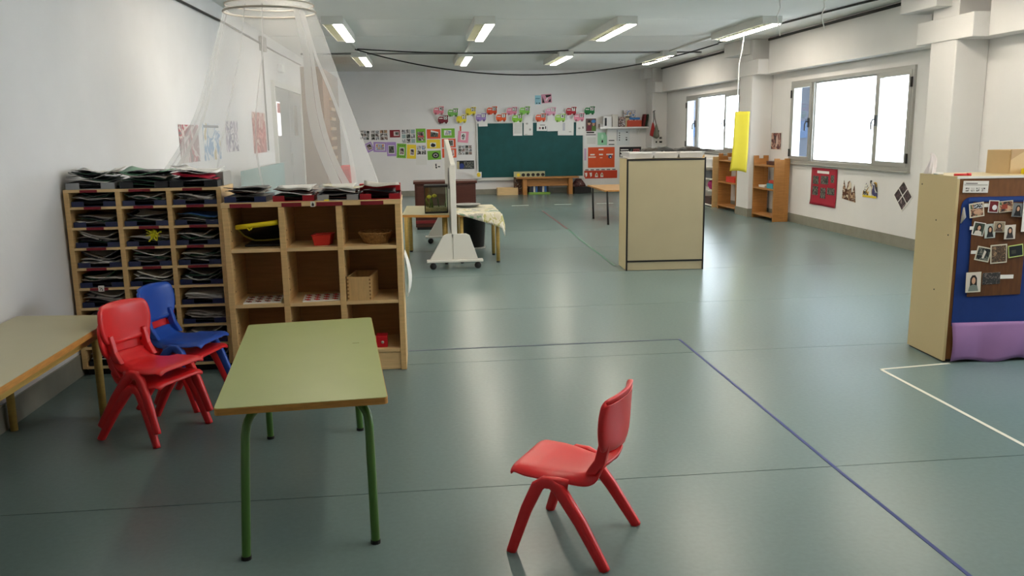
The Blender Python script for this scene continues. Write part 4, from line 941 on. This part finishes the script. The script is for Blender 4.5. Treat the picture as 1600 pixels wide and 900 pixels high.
bk('paper_card', 'pink and black picture card high above the chalkboard', 'card', (3.103,2.296,0.252,0.213), col((214, 150, 170)), [(DARK, [(.05, .05), (.3, .05), (.12, .8)]), (DARK, [(.5, .6), (.95, .75), (.95, .9), (.4, .9)]), (DARK, [(.6, .1), (.9, .1), (.9, .5)]), (M_white, [(.35, .3), (.5, .25), (.7, .6), (.55, .6)])], -4)
PG = [((1.534,1.735,0.218,0.168), 'blank white page at the upper left corner of the chalkboard', []), ((2.381,1.585,0.230,0.338), 'white page of fine text hanging over chalkboard, below the lime truck', LINES(9)),
      ((2.643,1.655,0.227,0.467), 'tall white page with pencil sketches hanging over the chalkboard', [(M_paperg, oval(.7, .3, .12, .06)), (M_paperg, oval(.35, .6, .14, .05)), (M_paperg, R4(.1, .03, .4, .06))]),
      ((2.979,1.635,0.255,0.223), 'white page with small dark figures below an orange truck', [(DARK, R4(.3, .6, .8, .66)), (col((150, 100, 110)), oval(.3, .3, .1, .12)), (DARK, oval(.6, .3, .1, .14)), (DARK, R4(.8, .2, .9, .5))]),
      ((3.243,1.720,0.270,0.415), 'plain white page below the pale pink truck', []), ((3.571,1.596,0.393,0.377), 'wide white page with a faint drawing over the chalkboard', [(col((190, 190, 196)), R4(.3, .3, .45, .8)), (M_paperg, R4(.7, .2, .85, .26))]),
      ((3.943,1.614,0.224,0.424), 'white page over the upper right chalkboard corner', [(M_paperg, oval(.35, .4, .14, .05)), (DARK, R4(.7, .38, .8, .5))])]
for k, (r, lab, dec) in enumerate(PG): bk('white_page', lab, 'paper', r, M_white, dec, random.uniform(-1.5, 1.5), .044+.004*(k % 2))
bk('film_poster', 'poster of two people on a dark ground right of the chalkboard', 'poster', (4.207,1.601,0.272,0.423), M_white, [(col((96, 70, 66)), R4(.03, .26, .97, .98)), (col((120, 40, 60)), [(.1, .27), (.55, .27), (.5, .6), (.2, .6)]), (col((90, 130, 60)), [(.55, .27), (.95, .27), (.9, .55), (.62, .55)]), (SKIN, oval(.33, .72, .13, .12)), (HAIR, [(.2, .74), (.46, .74), (.42, .9), (.26, .9)]), (SKIN, oval(.74, .66, .12, .11)), (col((60, 120, 180)), oval(.74, .82, .2, .1)), (DARK, R4(.08, .14, .8, .22)), (DARK, R4(.05, .03, .95, .07))])
bk('white_page', 'white text page under the two-person poster', 'paper', (4.219,1.264,0.274,0.219), M_white, LINES(6))
bk('green_sheet', 'pale green sheet with a small dark figure on back wall', 'paper', (4.495,1.308,0.237,0.307), col((150, 206, 166)), [(DARK, [(.4, .2), (.6, .2), (.56, .4), (.44, .4)]), (col((190, 226, 200)), oval(.5, .68, .12, .18))])
bk('white_page', 'white page with black rules right of the green sheet', 'paper', (4.738,1.318,0.206,0.406), M_white, [(DARK, R4(.1, .1, .8, .15)), (DARK, R4(.1, .34, .8, .39))])
bk('white_page', 'white sheet with black letter shapes below the wall shelf', 'paper', (5.024,1.329,0.325,0.376), col((216, 220, 220)), [(DARK, R4(0, .3, .03, 1))]+[(DARK, oval(.2, .35+.15*i, .05, .04)) for i in range(4)]+[(DARK, oval(.75, .5, .07, .03)), (DARK, oval(.75, .36, .07, .05)), (DARK, oval(.78, .85, .08, .03))])
bk('photo_print', 'small dark photo beside the column at the end of back wall', 'photo', (5.699,1.201,0.109,0.204), M_print[2], [(col((60, 80, 50)), oval(.5, .5, .3, .3))])
bk('black_poster', 'black poster with white and red lettering above the cream cupboard', 'poster', (5.207,0.976,0.587,0.273), M_white, [(DARK, R4(.03, .05, .97, .95))]+[(M_white, R4(.08+.08*i, .42, .13+.08*i, .56)) for i in range(5)]+[(M_white, R4(.08, .66, .42, .74))]+[(col((210, 80, 90)), R4(.62+.075*i, .42, .68+.075*i, .6)) for i in range(4)]+[(col((210, 120, 120)), R4(.62, .68, .9, .74)), (col((90, 110, 110)), [(.44, .3), (.48, .3), (.58, .75), (.54, .75)]), (M_white, R4(.06, .1, .4, .3))])
bk('orange_poster', 'large orange poster right of the chalkboard', 'poster', (4.471,0.855,0.702,0.527), M_white, [(M_orange, R4(.02, .02, .98, .97)), (M_white, R4(.4, .83, .58, .9)), (M_white, R4(.1, .6, .26, .66)), (M_white, R4(.42, .6, .56, .66)), (M_white, R4(.68, .6, .92, .66)), (col((236, 200, 180)), R4(.04, .48, .3, .55)), (col((236, 190, 170)), R4(.45, .46, .54, .5)), (col((40, 70, 120)), oval(.82, .52, .07, .09)), (M_white, oval(.83, .5, .025, .03))])
bk('orange_poster', 'lower orange strip poster with four white paper hands', 'poster', (4.457,0.454,0.856,0.245), M_white, [(col((196, 60, 30)), R4(.01, .02, .99, .82))]+[(DARK, R4(.04+.16*i, .86, .14+.16*i, .94)) for i in range(6)]+[(M_white, [(.03+.14*i, .6), (.1+.14*i, .62), (.1+.14*i, .3), (.06+.14*i, .15)]) for i in range(2)]+[(M_white, [(.33+.16*i, .15), (.42+.16*i, .15), (.41+.16*i, .45), (.38+.16*i, .62), (.34+.16*i, .45)]) for i in range(2)]+[(col((180, 140, 80)), oval(.38+.16*i, .38, .025, .12)) for i in range(2)])
bk('paper_slip', 'narrow lilac slip between chalkboard and orange poster', 'paper', (4.062,0.932,0.062,0.294), col((206, 170, 200)))
# shelf with its load
t = thing('wall_shelf', 'white wall shelf loaded with boxes on the back wall', 'shelf', (5.0, YB-.002, 1.55))
boxob('board', M_white, t, -.62, .6, -.28, 0, 0, .04, bev=.004)
for x in (-.4, .4): MB().prism([(0, 0), (-.2, 0), (0, -.16)], 'x', x-.012, x+.012).build('bracket', M_white, t)
def shelf_item(name, label, cat, x0, x1, z0, z1, m, y0=.05, y1=.22, rot=0):
    o = thing(name, label, cat, ((x0+x1)/2, YB-(y0+y1)/2, 1.591+z0), 0); w_ = (x1-x0)/2; d_ = (y1-y0)/2
    q = boxob('body', m, o, -w_, w_, -d_, d_, 0, z1-z0, bev=.006); q.rotation_euler = (0, rot, 0); return o
q = shelf_item('loudspeaker', 'white loudspeaker with dark grille on the wall shelf', 'loudspeaker', 4.47, 4.68, 0, .26, M_white); boxob('grille', M_dark, q, -.07, -.02, -.09, -.085, .03, .22)
q = shelf_item('desk_box', 'plain white box standing on the wall shelf', 'box', 4.7, 4.84, 0, .3, col((214, 208, 196)))
q = shelf_item('book_bundle', 'dark bundle of books on the wall shelf', 'books', 4.86, 5.02, 0, .24, M_print[1])
q = shelf_item('spiral_notebook', 'cream spiral notebook leaning on the wall shelf', 'notebook', 5.03, 5.15, 0, .26, col((206, 190, 150))); boxob('spiral', M_dark, q, -.06, .06, -.088, -.085, .22, .25)
q = shelf_item('pencil_pot', 'small brown pot on the wall shelf', 'pot', 5.17, 5.24, 0, .12, M_brown)
q = shelf_item('orange_crate', 'orange tray of supplies on the wall shelf', 'tray', 5.06, 5.42, 0, .15, col((190, 70, 44)), .1, .27); boxob('contents', M_printcol[1], q, -.16, .16, -.07, .07, .15, .17)
q = shelf_item('picture_book', 'blue grey picture book lying on the orange tray', 'book', 5.0, 5.3, .172, .40, M_printcol[3], .08, .12)
q = shelf_item('blue_folder', 'bright blue folder resting before the picture book', 'folder', 5.12, 5.38, .172, .22, col((50, 120, 190)), .16, .26)
q = shelf_item('dark_folder', 'dark red folder standing at the right end of the wall shelf', 'folder', 5.45, 5.5, 0, .3, col((110, 30, 34)), .05, .25, .15)
q = shelf_item('dark_folder', 'dark green folder leaning at the right end of the wall shelf', 'folder', 5.51, 5.55, 0, .3, col((40, 60, 44)), .05, .25, .2)
q = shelf_item('paper_tray', 'pale tray of papers at the left end of the wall shelf', 'tray', 4.385, 4.46, 0, .08, col((196, 190, 186)), .02, .26)
# bench and floor things under the board
t = thing('wooden_bench', 'long brown wooden bench under the chalkboard', 'bench', (3.05, 20.22, 0))
boxob('top', M_brown, t, -.76, .76, -.17, .17, .39, .425, bev=.005)
for s in (-1, 1): boxob('leg', M_brown, t, s*.56-.05, s*.56+.05, -.13, .13, 0, .39, bev=.004)
boxob('rail', M_brown, t, -.51, .51, -.01, .02, .2, .38)
t = thing('picture_strip', 'long picture box with dark figures standing on the bench', 'box', (2.62, 20.28, .426)); boxob('body', col((176, 178, 140)), t, -.38, .38, -.02, .02, 0, .13)
for i in range(6): MB().prism([(-.27+.12*i+.045*math.cos(a*PI/5), .05+.04*math.sin(a*PI/5)) for a in range(10)], 'y', -.023, -.02).build('figure', DARK if i else YEL, t)
t = thing('book_row', 'row of thin books with green strip under the bench', 'books', (2.86, 20.36, 0)); boxob('tray', col((130, 170, 70)), t, -.27, .27, -.1, .1, 0, .05)
for i in range(9): boxob('book', [M_folderblk, M_navy, M_white, M_folderblue][i % 4], t, -.25+.055*i, -.205+.055*i, -.08, .08, .051, .19+.02*(i % 3))
t = thing('wooden_crate', 'low pale wooden crate at the left of the bench', 'crate', (2.08, 20.36, 0)); boxob('front_panel', M_beechH, t, -.25, .25, -.15, -.135, 0, .17); boxob('back_panel', M_beechH, t, -.25, .25, .135, .15, 0, .17); boxob('bottom_panel', M_beechH, t, -.235, .235, -.135, .135, 0, .012)
for s in (-1, 1): boxob('side_panel', M_beechH, t, min(s*.25, s*.235), max(s*.25, s*.235), -.135, .135, 0, .17)
t = thing('dark_box', 'small dark brown patterned box behind the left bench leg', 'box', (2.36, 20.46, 0)); boxob('body', photo('dark_pattern', [(70, 40, 24), (110, 70, 40), (50, 30, 20), (150, 130, 110)], 14, 2), t, -.1, .1, -.08, .08, .0, .4); boxob('lid', M_darkbrown, t, -.105, .105, -.085, .085, .4, .42)
t = thing('black_crate', 'black box at the right of the bench', 'box', (3.93, 20.34, 0)); boxob('body', M_black, t, -.21, .21, -.15, .15, 0, .16, bev=.006)
t = thing('cloth_heap', 'crumpled maroon cloth heaped on the black box', 'cloth', (3.85, 20.34, .162))
MB().lathe([(.001, .2), (.06, .19), (.11, .12), (.15, .06), (.17, 0.005), (.001, .004)], n=16, sx=1.1, sy=.7).build('body', photo('maroon_cloth', [(70, 34, 34), (100, 60, 56), (50, 28, 30), (150, 120, 116)], 12, 7), t, True)

# ================================================================== RIGHT WALL
def rw(name, label, cat, r, base, dec=(), tilt=0, outline=None):
    y, z, w, h = r; return sheet(name, label, cat, (XR-.004, y, z), -PI/2, w, h, base, dec, tilt, None, .003, outline)
rw('framed_print', 'small dark red figure print between the two windows', 'print', (13.669,1.288,0.438,0.308), M_white, [(photo('figure_print', [(50, 26, 26), (130, 60, 50), (200, 160, 140), (90, 30, 30)], 6, 8), R4(.06, .06, .94, .94)), (col((214, 190, 176)), [(.5, .2), (.6, .2), (.7, .5), (.6, .9), (.5, .7)])])
y, z, w, h = (11.910,0.626,0.800,0.556)
o = MB().grid(lambda u, v: (w*(u-.5), -.004-.09*max(0, v-.82)*abs(2*u-1)**.5*3*max(0, v-.7), h*(.5-v)), 10, 14).build('red_poster', col((168, 34, 56)), None, True); mod_solid(o, .002)
o.location = (XR-.005, y, z); o.rotation_euler = (0, .0, -PI/2); tag(o, 'crimson poster with seven grey photos curling off the wall under the window', 'poster'); RP = o
for k, (a, b, c, d_) in enumerate(((.08, .56, .3, .78), (.4, .58, .68, .8), (.78, .64, .9, .84), (.08, .26, .3, .5), (.4, .2, .6, .48), (.66, .32, .94, .5))):
    p = boxob('photo', M_print[2], RP, (a-.5)*w, (c-.5)*w, -.009, -.0065, (b-.5)*h, (d_-.5)*h)
boxob('title_strip', M_white, RP, -.26*w, .2*w, -.009, -.0065, .36*h, .43*h)
JAG = [(0, .1), (0, .5), (.08, .95), (.2, .6), (.3, .55), (.38, .9), (.5, .96), (.62, .85), (.66, .4), (.78, .5), (.86, .8), (.96, .3), (1, .0)]
rw('paper_cutout', 'brown cut-out of bottles on the wall under the window', 'cutout', (11.152,0.624,0.372,0.302), photo('bottles', [(120, 70, 40), (190, 160, 130), (90, 50, 34), (210, 196, 176)], 7, 5), [], 0, JAG)
rw('paper_cutout', 'yellow and blue cut-out figures on the wall under the window', 'cutout', (10.599,0.686,0.369,0.237), photo('figures', [(60, 60, 110), (226, 224, 214), (50, 50, 56), (216, 170, 60), (230, 226, 220)], 7, 6), [(DARK, R4(.48, .8, .56, .98)), (YEL, R4(0, 0, .95, .12))], 0, [(0, 0), (0, .3), (.12, .5), (.2, .8), (.4, .55), (.48, .98), (.58, .98), (.64, .6), (.74, .9), (.9, .9), (.98, .4), (1, 0)])
rw('diamond_picture', 'diamond-shaped dark photo montage on the wall beside the cream cabinet', 'picture', (9.827,0.649,0.432,0.394), M_white, [(photo('montage', [(44, 34, 38), (90, 70, 74), (30, 24, 28), (150, 130, 130)], 9, 9), [(.5, .05), (.94, .5), (.5, .95), (.06, .5)]), (M_white, [(.27, .7), (.29, .73), (.73, .29), (.71, .26)]), (M_white, [(.29, .27), (.27, .3), (.71, .74), (.73, .71)])], 0, [(.5, 0), (1, .5), (.5, 1), (0, .5)])
# shelves of brown planks by the column
def plank_unit(loc, L, label, zs=(.06, .5, .88)):
    t = thing('plank_shelf', label, 'shelf unit', loc)
    for y in (0, L-.035):
        for xx in (0, .17): boxob('upright', M_brown, t, xx, xx+.085, y, y+.035, 0, 1.02 if y == 0 else 1.05, bev=.004)
        boxob('end_board', M_brown, t, .085, .17, y+.004, y+.031, .0, 1.0)
    for z in zs: boxob('shelf', M_brown, t, -.01, .25, .036, L-.036, z, z+.025, bev=.003)
    return t
plank_unit((5.66, 12.98, 0), .88, 'brown plank shelf unit standing before the column, nearer one')
plank_unit((5.66, 14.62, 0), .95, 'brown plank shelf unit standing beyond the column, farther one', (.06, .5, .9))
def small_box(name, label, cat, loc, sx, sy, sz, m, parts=None):
    t = thing(name, label, cat, loc); boxob('body', m, t, -sx, sx, -sy, sy, 0, sz, bev=.004)
    boxob('lid', parts or m, t, -sx*1.03, sx*1.03, -sy*1.03, sy*1.03, sz, sz+.01); return t
small_box('toy_tray', 'turquoise tray on the middle board of the nearer plank shelf', 'tray', (5.78, 13.22, .526), .09, .12, .07, col((60, 150, 170)))
small_box('toy_tray', 'white flat tray on the middle board of the nearer plank shelf', 'tray', (5.78, 13.55, .526), .09, .12, .03, M_white)
small_box('red_box', 'small red box on the nearer plank shelf behind the turquoise tray', 'box', (5.78, 13.22, .608), .07, .1, .04, col((190, 60, 50)))
small_box('toy_tray', 'red tray on the middle board of the farther plank shelf', 'tray', (5.78, 15.0, .526), .09, .22, .09, col((210, 60, 44)))
small_box('wooden_block', 'dark block lying on top of the nearer plank shelf', 'block', (5.8, 13.3, .906), .06, .2, .05, M_darkbrown)
small_box('white_box', 'pale box on top of the farther plank shelf', 'box', (5.78, 15.0, .926), .08, .16, .05, col((200, 190, 176)))
t = thing('white_shelf_unit', 'narrow pale shelf unit packed with toys beyond the plank shelves', 'shelf unit', (5.62, 15.75, 0))
boxob('side', M_beech, t, 0, .32, 0, .02, 0, .98); boxob('side', M_beech, t, 0, .32, 1.4, 1.42, 0, .98); boxob('back', M_white, t, .31, .32, .02, 1.4, .02, .98)
for z in (.02, .3, .53, .76): boxob('shelf', M_white, t, 0, .31, .02, 1.4, z, z+.02)
for k, (z, c, n_) in enumerate(((.32, (170, 40, 110), 'magenta ball'), (.55, (90, 94, 100), 'grey box'), (.78, (220, 220, 222), 'white box'), (.04, (80, 60, 56), 'dark box'))):
    if k == 0:
        o = MB().lathe([(.001, .0), (.06, .02), (.09, .07), (.1, .1), (.09, .14), (.06, .18), (.001, .2)], n=18).build('ball', col(c), None, True); o.location = (5.75, 16.1, z+.001); tag(o, 'magenta ball on the second board of the pale shelf unit', 'ball')
    else: small_box('toy_box', '%s in the pale shelf unit, board %s from the floor' % (n_, ('', 'three', 'four', 'one')[k]), 'box', (5.75, 16.15, z+.0005), .1, .25, .13, col(c))
# yellow paper on a string
t = thing('paper_banner', 'long yellow paper banner hanging on a white string', 'banner', (4.9, 12.5, .86))
MB().grid(lambda u, v: (-.12-.05*v**3+u*(.235+.03*v**2), .02*math.sin(3*v)+.006*math.sin(5*u), .9*(1-v)+.02*math.sin(3*u)*v-.03*u*v), 8, 18).build('sheet', M_yellowcloth, t, True)
for o_ in t.children: mod_solid(o_, .002)
MB().tube([(-.09, .0, .89), (-.085, .0, 1.2), (-.08, 0, 1.6), (-.04, 0, 1.8), (0, 0, 2.11)], .007, 6).build('string', M_cord, t, True)
# bags by the far window
t = thing('cloth_bag', 'red cloth bag hanging on a hook beside the far window', 'bag', (5.58, 19.9, 1.34))
def bag(u, v, s=1):
    a = 2*PI*u; r = .115*(.12+.88*v**.8)*(1-max(0, (v-.85)/.15)**2); return (r*.7*math.cos(a), r*1.2*math.sin(a), .34*(1-v))
MB().grid(bag, 18, 10, True).build('body', mat('bag_red', (170, 42, 40), .7), t, True); MB().tube([(0, 0, .32), (.03, .03, .44), (.0, .0, .60)], .008, 6).build('strap', M_dark, t, True)
MB().tube([(0, 0, .6), (.05, 0, .62)], .01, 6).build('hook', M_dark, t)
t = thing('cloth_bag', 'grey green cloth bag hanging beside the red bag', 'bag', (5.58, 19.6, 1.30)); MB().grid(bag, 18, 10, True).build('body', mat('bag_grey', (104, 104, 90), .7), t, True); MB().tube([(0, 0, .32), (-.02, .06, .46), (.0, .2, .63)], .009, 6).build('strap', mat('strap_brown', (70, 44, 36), .6), t, True)
o = sheet('photo_cutout', 'cluster of black and white photo cut-outs on the far column', 'photos', (5.72, 20.03, 1.38), 0, .30, .42, M_white, [(M_print[0], [(.02, .8), (.2, .98), (.7, .75), (.6, .5), (.35, .45)]), (M_print[3], R4(.4, .3, .6, .42)), (M_print[0], R4(.7, .28, .92, .4)), (DARK, R4(.4, .06, .52, .16)), (DARK, R4(.7, .06, .94, .16))], 0, None, .002, [(0, .7), (.05, 1), (.4, 1), (.8, .8), (1, .4), (1, 0), (.3, 0), (.3, .4)])
